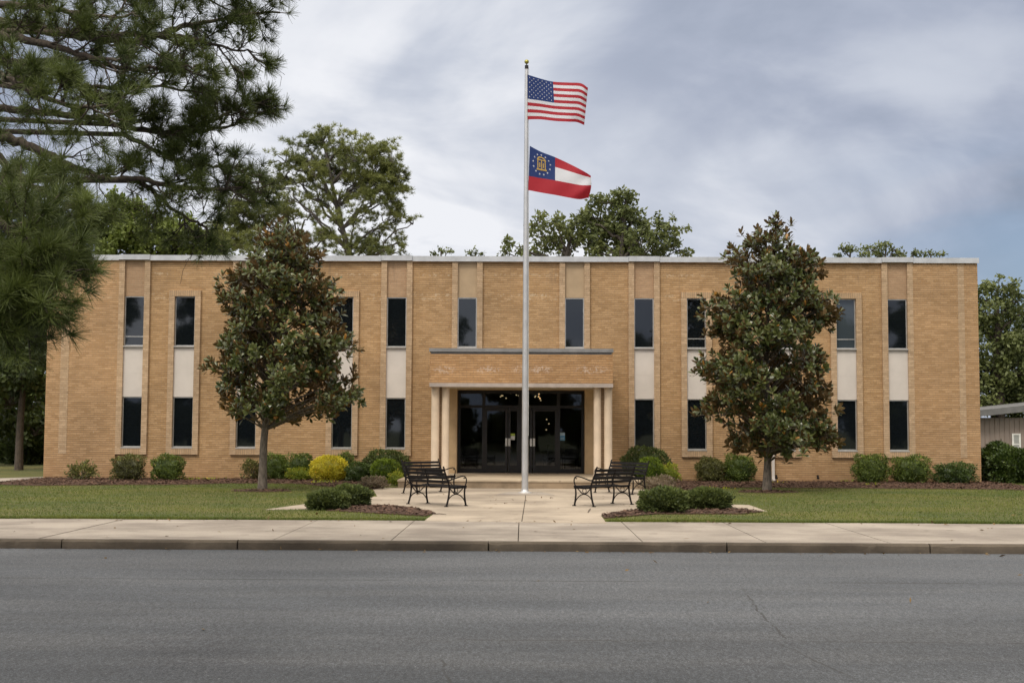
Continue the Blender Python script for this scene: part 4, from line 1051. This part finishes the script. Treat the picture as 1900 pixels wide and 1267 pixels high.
def near_pine():
    r = np.random.default_rng(9)
    TY = 14.5; TX = -8.7
    t = empty('near_pine_tree', (TX, TY, 0)); tag(t, 'tall pine reaching in over the left edge with long drooping needle branches', 'tree')
    org = np.array((TX, TY, 0))
    m = MB(); m.tube([(0, 0, -.15), (.03, 0, .4), (.1, 0, 3), (.05, .05, 6), (-.05, 0, 10), (0, 0, 15)], [.40, .30, .27, .24, .18, .06], 14); m.build('trunk', MBARKP, t)
    br = MB(); nd = MB()
    def W(px, py, d): p = P(px, py, d); return np.array((p.x, p.y, p.z)) - org
    def twig(p, d, ln, lev, tint, tl=.138):
        # one shoot: slightly curved, upturned, ends in a tuft
        e_ = p + unit(d) * ln; mid = (p + e_) / 2 + np.array((0, 0, -.06 * ln)) + r.normal(0, .04 * ln, 3)
        br.tube([p, mid, e_], [.009 if lev == 1 else .006, .006, .005], 4, cap=False)
        ax = unit(e_ - mid + np.array((0, 0, .25 * ln))); tuft(nd, e_, ax, r, int(r.integers(54, 72)) if tl < .1395 else int(r.integers(85, 110)), tl * r.uniform(.85, 1.15), .0050 if tl < .1395 else .0038, .05, tint)
        if lev > 0:
            for k in range(int(r.integers(2, 4))):
                q = p + (e_ - p) * r.uniform(.35, .9); dd = unit(unit(d) * .8 + r.normal(0, .55, 3) + np.array((0, 0, .12)))
                twig(q, dd, ln * r.uniform(.4, .7), lev - 1, np.clip(tint + r.normal(0, .08), 0, 1), tl)
    def limb(pts, dep, r0, r1, dens, t0=.15, sl=.9, tl=.138, tb=.45, bare=3, droop=0.):
        n = len(pts); dd = np.interp(np.linspace(0, 1, n), np.linspace(0, 1, len(dep)), dep)
        raw = [W(p[0], p[1], dd[i]) for i, p in enumerate(pts)]; m_ = max(10, n * 4); res = np.array(smooth_edge(raw, m_))
        res[1:-1] += r.normal(0, .012, (m_ - 2, 3)); start = np.array((0., 0., raw[0][2] + 1.2 - .4 * 0)) 
        st = np.array((0, 0, raw[0][2] - .25)); allp = np.concatenate([[st, (st + raw[0]) / 2 + (0, 0, .06)], res])
        br.tube(allp, np.concatenate([[r0 * 1.3, r0 * 1.15], np.linspace(r0, r1, m_)]), 9)
        L_ = np.sum(np.linalg.norm(np.diff(res, axis=0), axis=1)); ns = max(3, int(L_ * dens * 1.05))
        for k in range(ns):
            f = t0 + (1 - t0) * (k + r.random()) / ns; i = min(m_ - 2, int(f * (m_ - 1))); p = res[i]; tg = unit(res[i + 1] - res[i])
            side = unit(np.cross(tg, unit(r.normal(0, 1, 3) + np.array((0, .0, .5)))))
            d = unit(tg * .75 + side * .9 + np.array((0, 0, .18 - droop)))
            ln = sl * r.uniform(.35, 1.) * (1.1 - .5 * f); tb_ = np.clip(tb + r.normal(0, .15), 0, 1)
            e_ = p + d * ln; pp = curve_pts(p, e_, -.08, 5, r, .2); br.tube(pp, np.linspace(.014, .006, 5), 5, cap=False)
            for j in range(int(r.integers(4, 7))):
                g = r.uniform(.3, 1.); q = pp[min(4, int(g * 4))]
                twig(q, unit(d + r.normal(0, .6, 3) + np.array((0, 0, .15))), r.uniform(.16, .34), 1 if r.random() < .45 else 0, np.clip(tb_ + r.normal(0, .1), 0, 1), tl)
            twig(pp[-1], unit(d + np.array((0, 0, .3))), .15, 0, tb_, tl)
        for k in range(bare):                       # dead curly twigs hanging
            i = int(r.uniform(.1, .8) * (m_ - 1)); p = res[i]; e_ = p + np.array((r.normal(.15, .3), r.normal(0, .2), -r.uniform(.25, .6)))
            pp = curve_pts(p, e_, -.1, 8, r, .5); br.tube(pp, np.linspace(.007, .003, 8), 4, cap=False)
            for j in range(3):
                q = pp[int(r.integers(2, 7))]; br.tube(curve_pts(q, q + r.normal(0, .14, 3) - (0, 0, .06), .2, 5, r, .4), .003, 3, cap=False)
        twig(res[-1], unit(res[-1] - res[-3]), .12, 0, tb, tl)
    D = dict
    limb([(-40, 30), (0, 44), (70, 52), (126, 63), (180, 73), (253, 75), (300, 62), (335, 50), (379, 41), (442, 32), (520, 24)], (15.0, 15.5, 16), .075, .012, 3.6, .12, .8, bare=5)
    limb([(295, 66), (340, 70), (379, 77), (426, 92), (470, 98)], (15.3, 15.6), .03, .010, 5.0, .25, .55, bare=4)
    limb([(-40, 60), (0, 68), (50, 74), (110, 90), (158, 104), (200, 112), (236, 108)], (14.2, 14), .06, .014, 4.5, .15, .8)
    limb([(-40, 104), (0, 113), (40, 118), (95, 126), (135, 148), (170, 162), (225, 165), (290, 160), (378, 174)], (14.6, 15.2), .055, .011, 4.2, .2, .7, bare=5)
    limb([(-40, 200), (60, 206), (160, 220), (215, 230), (270, 243), (330, 240), (395, 225), (440, 200), (462, 182)], (15.5, 16), .05, .010, 4.4, .25, .65, bare=5)
    limb([(220, 232), (300, 250), (370, 245), (430, 232), (478, 215)], (15.8, 16.2), .03, .009, 4.8, .1, .5)
    limb([(-40, 236), (0, 252), (45, 268), (100, 296), (160, 320), (210, 331), (260, 333), (300, 342)], (14.3, 14.6, 15), .07, .020, 2.6, .45, .7, bare=8)
    limb([(260, 335), (320, 345), (380, 352), (430, 348), (478, 338)], (15.2, 15.6), .035, .010, 5.5, .0, .6, bare=3)
    limb([(255, 333), (290, 362), (330, 392), (375, 420), (400, 440)], (15.2, 15.4), .030, .009, 4.6, .1, .55, bare=3)
    limb([(-40, 270), (0, 295), (40, 330), (90, 365), (140, 385), (175, 392)], (13, 12.5), .05, .011, 5.0, .0, .6, tb=.5, bare=0)
    limb([(-40, -60), (60, -45), (160, -20), (260, -5), (360, -8), (440, -15), (510, -6)], (15.8, 16.4), .06, .012, 5.0, .05, .8)
    limb([(60, -70), (180, -60), (300, -40), (420, -50), (500, -36)], (15.0, 15.4), .05, .012, 5.0, .1, .7)
    limb([(-40, 150), (30, 160), (90, 185), (150, 200), (190, 196)], (13.4, 13), .045, .011, 4.6, .15, .6, tb=.55)
    limb([(-40, 5), (40, 12), (120, 20), (190, 30), (260, 25)], (14.4, 14.4), .05, .011, 4.2, .1, .75)
    limb([(150, 110), (220, 125), (280, 128), (330, 128), (372, 120)], (14.4, 14.9), .030, .010, 4.8, .1, .5, bare=3)
    limb([(230, 250), (300, 285), (350, 300), (410, 310), (440, 312)], (15.5, 15.8), .030, .010, 5.0, .1, .5)
    # lowest, nearest boughs
    limb([(-60, 350), (0, 378), (50, 392), (95, 402), (125, 412)], (9.8, 9.6), .04, .010, 8., .0, .36, tb=.5, bare=0, tl=.14)
    limb([(-60, 390), (0, 415), (35, 440), (62, 466), (80, 488), (88, 500)], (9.2, 9.0), .035, .009, 7.5, .1, .26, tb=.35, bare=0, tl=.14)
    limb([(-60, 500), (0, 512), (30, 532), (58, 546), (80, 555)], (9.2, 8.8), .03, .009, 8.5, .0, .22, tb=.45, bare=0, tl=.14)
    limb([(-60, 555), (-20, 565), (20, 578), (55, 582)], (9.0, 8.9), .03, .009, 7., .0, .22, tb=.38, bare=0, tl=.14)
    limb([(-60, 430), (0, 455), (30, 485), (45, 510)], (10.2, 10.0), .03, .009, 8.0, .0, .36, tb=.3, bare=0, tl=.14)
    limb([(-40, 330), (20, 350), (70, 378), (110, 392)], (13.5, 13.5), .04, .010, 6.0, .0, .5, tb=.5, bare=0)
    limb([(-40, 130), (20, 150), (60, 175), (110, 190)], (12.5, 12.3), .04, .010, 5.0, .0, .55, tb=.55)
    br.build('branches', MBARKP, t); nd.build('crown', FPN, t)
near_pine()

# generic broadleaf / pine trees made from clumps: blobs are (px, py, radius px)
def clump_tree(name, label, cat, base_px, Y, blobs, mf, mb_, leaf=.22, per=26, sub=1.0, trunk_r=.28, pine=False, fork=None, seed=0, group=None, zbase=0., sag=.10, deep=.6, mbark=None, gap=.78, flat=.7, world=False):
    r = np.random.default_rng(seed + 500)
    s = PXM(Y)
    if world: bx = base_px; blobsW = blobs
    else:
        bx = P(base_px, 700, Y).x
        blobsW = []
        for (px, py, rp) in blobs:
            q = P(px, py, Y); rr = rp / s; blobsW.append((q.x - bx, r.uniform(-1, 1) * deep * max(rr, 1.2), q.z, rr))
    t = empty(name, (bx, Y, zbase)); tag(t, label, cat, group)
    zf = fork if fork is not None else min(b[2] for b in blobsW) * .8
    ztop = max(b[2] for b in blobsW)
    top = max(blobsW, key=lambda b: b[2]); tp = [(0, 0, -.2), (.0, 0, zf * .5), (.1, 0, zf), (top[0] * .5, top[1] * .5, (zf + ztop) / 2), (top[0], top[1], ztop)]
    tr = MB(); tp = np.array(smooth_edge(tp, 14)); tr.tube(tp, np.interp(np.linspace(0, 1, 14), [0, .1, .5, 1], [trunk_r * 1.25, trunk_r, trunk_r * .75, .04]), 10)
    tr.build('trunk', mb_, t)
    br = MB(); lv = MB()
    for (cx, cy, cz, rad) in blobsW:
        c = np.array((cx, cy, cz)); z0 = min(max(zf, cz - (.6 + .55 * math.hypot(cx, cy))), ztop - .3)
        i = int(np.argmin(np.abs(tp[:, 2] - z0))); a = tp[i]
        p = curve_pts(a, c, sag * (1 if not pine else .6), 9, r, .25); br.tube(p, np.linspace(min(trunk_r * .36, .05 + rad * .04), .022, 9), 6, cap=False)
        rad *= 1.12; ns = max(5, int(15 * sub * rad ** 2 + 3)); tint0 = r.normal(.45, .08)
        for k in range(ns):
            d = unit(r.normal(0, 1, 3)); d[2] = d[2] * .9 + .12
            q = c + d * rad * np.array((1, 1, flat)) * (r.uniform(.35, 1.) ** .5 if r.random() < .8 else r.uniform(1., 1.35))
            if r.random() < .55: br.tube(curve_pts(c - (0, 0, rad * .2), q, .05, 5, r, .3), np.linspace(.028, .012, 5), 4, cap=False)
            if r.random() > gap: continue
            cr = min(rad, 1.4) * r.uniform(.20, .34) + leaf * .65
            if pine:
                for j in range(max(2, int(per * cr * cr / .10))):
                    e_ = q + r.normal(0, .5, 3) * cr * np.array((1, 1, .55)); tuft(lv, e_, unit(d * .5 + np.array((0, 0, .8)) + r.normal(0, .4, 3)), r, 34, leaf, leaf * .10, .06, np.clip(tint0 + .25 * d[2] + r.normal(0, .1), 0, 1), 1.5)  # light from above put into the tint: upper tufts of each clump paler
            else:
                n = max(8, int(per * cr * cr / .075)); o_ = r.normal(0, 1, (n, 3)); o_ = unit(o_) * (r.random(n) ** .5)[:, None]
                c2 = q + o_ * cr * np.array((1, 1, .75)); nn = unit(o_ + r.normal(0, .7, (n, 3)) + np.array((0, 0, .6)))
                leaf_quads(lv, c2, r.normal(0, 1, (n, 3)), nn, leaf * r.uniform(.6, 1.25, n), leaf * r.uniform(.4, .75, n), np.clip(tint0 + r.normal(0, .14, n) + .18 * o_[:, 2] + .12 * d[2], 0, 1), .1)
    br.build('branches', mb_, t); lv.build('crown', mf, t); return t

FOAK = foliage('oak_leaf', (.045, .068, .022), (.215, .245, .075), None, .5, .3, None, .4)
FGRN = foliage('spring_leaf', (.05, .085, .018), (.23, .28, .055), None, .5, .35, None, .4)
FSHD = foliage('wood_leaf', (.016, .030, .010), (.105, .140, .034), None, .5, .3, None, .6)
# big pine behind the roof
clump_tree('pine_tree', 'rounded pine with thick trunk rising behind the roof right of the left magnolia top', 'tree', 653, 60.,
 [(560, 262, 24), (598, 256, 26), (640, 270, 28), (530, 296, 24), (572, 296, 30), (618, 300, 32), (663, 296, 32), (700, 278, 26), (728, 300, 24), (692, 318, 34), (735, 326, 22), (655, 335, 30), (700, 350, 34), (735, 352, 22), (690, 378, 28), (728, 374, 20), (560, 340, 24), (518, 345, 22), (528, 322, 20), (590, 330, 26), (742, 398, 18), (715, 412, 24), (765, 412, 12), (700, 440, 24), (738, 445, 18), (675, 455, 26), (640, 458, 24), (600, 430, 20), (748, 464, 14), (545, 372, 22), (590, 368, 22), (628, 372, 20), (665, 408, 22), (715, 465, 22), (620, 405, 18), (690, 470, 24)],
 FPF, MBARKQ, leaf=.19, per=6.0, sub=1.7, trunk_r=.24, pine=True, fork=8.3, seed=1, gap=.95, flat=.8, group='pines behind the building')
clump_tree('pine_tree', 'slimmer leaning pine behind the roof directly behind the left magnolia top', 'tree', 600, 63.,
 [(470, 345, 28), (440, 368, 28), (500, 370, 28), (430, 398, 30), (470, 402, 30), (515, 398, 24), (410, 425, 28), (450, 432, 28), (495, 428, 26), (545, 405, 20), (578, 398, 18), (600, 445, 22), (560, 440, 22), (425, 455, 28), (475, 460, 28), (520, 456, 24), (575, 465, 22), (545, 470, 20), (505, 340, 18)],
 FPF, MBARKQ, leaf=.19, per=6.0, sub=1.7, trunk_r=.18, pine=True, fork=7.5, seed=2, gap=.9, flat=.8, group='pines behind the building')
# oak group
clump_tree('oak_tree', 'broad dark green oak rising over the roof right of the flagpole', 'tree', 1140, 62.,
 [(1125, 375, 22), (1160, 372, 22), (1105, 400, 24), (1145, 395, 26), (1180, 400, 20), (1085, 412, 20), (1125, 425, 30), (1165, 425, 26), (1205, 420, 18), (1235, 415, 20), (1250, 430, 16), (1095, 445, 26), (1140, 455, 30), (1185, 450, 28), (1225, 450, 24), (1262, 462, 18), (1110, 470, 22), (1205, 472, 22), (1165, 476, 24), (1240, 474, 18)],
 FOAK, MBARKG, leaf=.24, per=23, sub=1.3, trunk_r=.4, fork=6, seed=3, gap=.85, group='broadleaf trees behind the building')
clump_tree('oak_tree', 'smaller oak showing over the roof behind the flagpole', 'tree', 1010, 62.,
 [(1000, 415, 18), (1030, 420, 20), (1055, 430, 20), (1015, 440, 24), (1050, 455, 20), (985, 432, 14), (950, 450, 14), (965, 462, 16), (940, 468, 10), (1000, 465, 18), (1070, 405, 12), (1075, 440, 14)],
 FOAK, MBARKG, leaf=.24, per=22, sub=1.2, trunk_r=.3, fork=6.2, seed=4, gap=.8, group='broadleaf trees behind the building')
# tips showing above the roof
for (bx, bl_, lab, sd) in ((818, [(805, 470, 6), (818, 466, 7), (832, 469, 6)], 'left one of two twig tips just above the roof left of the flagpole', 5), (880, [(872, 472, 5), (882, 468, 6), (893, 472, 4)], 'right one of two twig tips just above the roof left of the flagpole', 6),
   (1570, [(1560, 462, 10), (1577, 462, 11), (1555, 472, 9)], 'treetop above the roof nearest the right magnolia', 7), (1640, [(1620, 462, 12), (1642, 458, 12), (1632, 470, 16), (1600, 474, 12), (1660, 464, 8)], 'widest of the treetops above the right part of the roof', 8),
   (1672, [(1662, 472, 7), (1678, 470, 9), (1670, 476, 8)], 'low treetop above the roof right of the widest one', 9), (1700, [(1694, 468, 9), (1708, 472, 9)], 'small treetop above the roof, second from the right corner', 10), (1735, [(1730, 470, 8), (1744, 473, 8)], 'small treetop above the roof nearest the right corner', 11)):
    clump_tree('treetop', lab, 'tree', bx, 75., bl_, FOAK, MBARKG, leaf=.20, per=16, sub=2.6, trunk_r=.16, fork=8.4, seed=sd, gap=.9, deep=.3, group='distant treetops over the roof')
# right of the building
clump_tree('pine_tree', 'large dark tree behind the annex past the right corner of the brick building', 'tree', 1850, 68.,
 [(1845, 535, 26), (1820, 550, 26), (1870, 560, 22), (1885, 585, 16), (1840, 580, 32), (1815, 600, 26), (1860, 610, 32), (1825, 640, 32), (1870, 650, 34), (1895, 630, 26), (1835, 680, 36), (1880, 690, 36), (1815, 715, 32), (1855, 725, 36), (1900, 725, 36), (1830, 760, 30), (1880, 760, 30)],
 FOAK, MBARKP, leaf=.24, per=20, sub=1.05, trunk_r=.4, fork=5, seed=12, gap=.9, group='trees right of the building')
clump_tree('pine_tree', 'dark tree at the right edge above the annex roof', 'tree', 1925, 72.,
 [(1905, 595, 22), (1930, 580, 40), (1940, 640, 50), (1910, 670, 30), (1950, 700, 50), (1915, 740, 40)],
 FSHD, MBARKP, leaf=.26, per=20, sub=1.2, trunk_r=.4, fork=5, seed=13, gap=.9, group='trees right of the building')
# left woods
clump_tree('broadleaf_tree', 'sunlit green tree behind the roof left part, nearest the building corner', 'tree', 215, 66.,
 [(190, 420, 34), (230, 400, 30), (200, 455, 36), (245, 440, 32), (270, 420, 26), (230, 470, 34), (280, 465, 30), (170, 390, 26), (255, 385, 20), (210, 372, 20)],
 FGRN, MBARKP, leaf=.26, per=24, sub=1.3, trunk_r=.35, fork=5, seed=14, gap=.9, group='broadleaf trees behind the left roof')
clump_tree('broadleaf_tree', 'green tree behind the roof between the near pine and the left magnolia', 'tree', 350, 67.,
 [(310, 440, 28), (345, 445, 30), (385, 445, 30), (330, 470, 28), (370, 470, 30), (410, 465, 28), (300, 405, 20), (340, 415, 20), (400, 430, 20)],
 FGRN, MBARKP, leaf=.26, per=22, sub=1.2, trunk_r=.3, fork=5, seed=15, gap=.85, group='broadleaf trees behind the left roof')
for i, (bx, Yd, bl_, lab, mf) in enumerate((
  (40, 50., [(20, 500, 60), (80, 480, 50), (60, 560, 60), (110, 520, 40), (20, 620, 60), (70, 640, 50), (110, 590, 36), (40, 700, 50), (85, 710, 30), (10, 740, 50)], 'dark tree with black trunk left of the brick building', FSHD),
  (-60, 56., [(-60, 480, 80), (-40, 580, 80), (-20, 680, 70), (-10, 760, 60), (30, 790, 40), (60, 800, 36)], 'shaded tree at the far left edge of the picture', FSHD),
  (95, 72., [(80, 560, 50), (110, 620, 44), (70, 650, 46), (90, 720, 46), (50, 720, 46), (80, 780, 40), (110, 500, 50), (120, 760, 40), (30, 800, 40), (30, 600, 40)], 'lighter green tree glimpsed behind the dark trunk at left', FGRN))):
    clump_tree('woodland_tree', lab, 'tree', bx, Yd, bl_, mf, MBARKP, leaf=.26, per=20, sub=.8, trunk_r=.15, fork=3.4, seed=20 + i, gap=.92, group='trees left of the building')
for i, (a, b_, tp, Yd, lab) in enumerate(((-70, 30, 792, 60., 'dark understory bush at the left edge below the trees'), (10, 92, 805, 58., 'dark understory bush beside the left corner of the building'), (50, 150, 770, 66., 'tall dark bush behind the left corner of the building'), (-120, 10, 770, 62., 'dark bush half outside the left edge'))):
    shrub('bush', a, b_, tp, 872, lab, FSHD, cat='bush', group='dark bushes under the left trees', seed=60 + i, n=5000, leaf=.16, rough=.15, ystem=Yd)
# trees across the street, behind the viewer: they stand in the window reflections
r2 = np.random.default_rng(31)
for i, (x, y, hh) in enumerate(((-26, -16, 13), (-17, -13, 13.5), (-9.5, -18, 12.5), (1, -22, 10.0), (9, -24, 9.6), (17, -17, 8.6), (24, -15, 9.5), (33, -20, 12), (-38, -20, 15), (-31.5, -14, 12.5))):
    bls = [(r2.uniform(-2.6, 2.6), r2.uniform(-2, 2), hh * r2.uniform(.35, .95), r2.uniform(1., 1.7)) for k in range(13)] + [(0, 0, hh * .93, .9)] + [(r2.uniform(-4.5, 4.5), r2.uniform(-1.5, 1.5), r2.uniform(1.0, 2.6), 1.5) for k in range(6)]
    clump_tree('street_tree', 'leafy street tree mirrored in the windows, number %s from the left end of its row' % ['three', 'four', 'five', 'six', 'seven', 'eight', 'nine', 'ten', 'one', 'two'][i], 'tree', x, y, bls, FSHD, MBARKP, leaf=.42, per=9, sub=1.1, trunk_r=.3, fork=3, seed=40 + i, gap=.95, group='trees across the street', world=True)

# litter: fallen leaves and twigs on the paving and lawn edges
lm = MB(); r = np.random.default_rng(88)
def litter(n, x0, x1, y0, y1, z):
    c = np.stack([r.uniform(x0, x1, n), r.uniform(y0, y1, n), np.full(n, z)], 1)
    leaf_quads(lm, c, np.stack([r.normal(0, 1, n), r.normal(0, 1, n), r.uniform(0, .3, n)], 1), np.tile((0, 0, 1.), (n, 1)) + r.normal(0, .3, (n, 3)), r.uniform(.04, .11, n), r.uniform(.02, .05, n), r.uniform(0, 1, n), .1)
litter(60, -9, 9, SY - .5, SY, .012); litter(70, -10, 10, KY - .30, KY - .02, -.122); litter(30, -10, 10, KY + .2, SY - .5, .012); litter(60, -4, 5, 26, 34, .014)
litter(130, -15, 15, SY + .2, 38, .03); litter(16, -7, 7, 9, KY - .4, -.122)
MLIT = foliage('fallen_leaf', (.06, .035, .015), (.22, .14, .05), None, .8, .1)
tag(lm.build('leaf_litter', MLIT), 'scattered dry brown leaves on the lawn paving and gutter', 'leaves', kind='stuff')
tw = MB()
for (p, q) in (((803, 953.5), (828, 954)), ((1091, 950), (1096, 943))):
    a, b_ = G(*p, .018), G(*q, .018); tw.tube([a, (a + b_) / 2 + Vector((0, .04, .01)), b_], [.008, .010, .005], 5)
    tag(tw.build('fallen_twig', MBARKM), 'thin fallen twig on the concrete at the %s' % ('tip of the left mulch island' if p[0] < 900 else 'foot of the front right bench'), 'twig'); tw = MB()
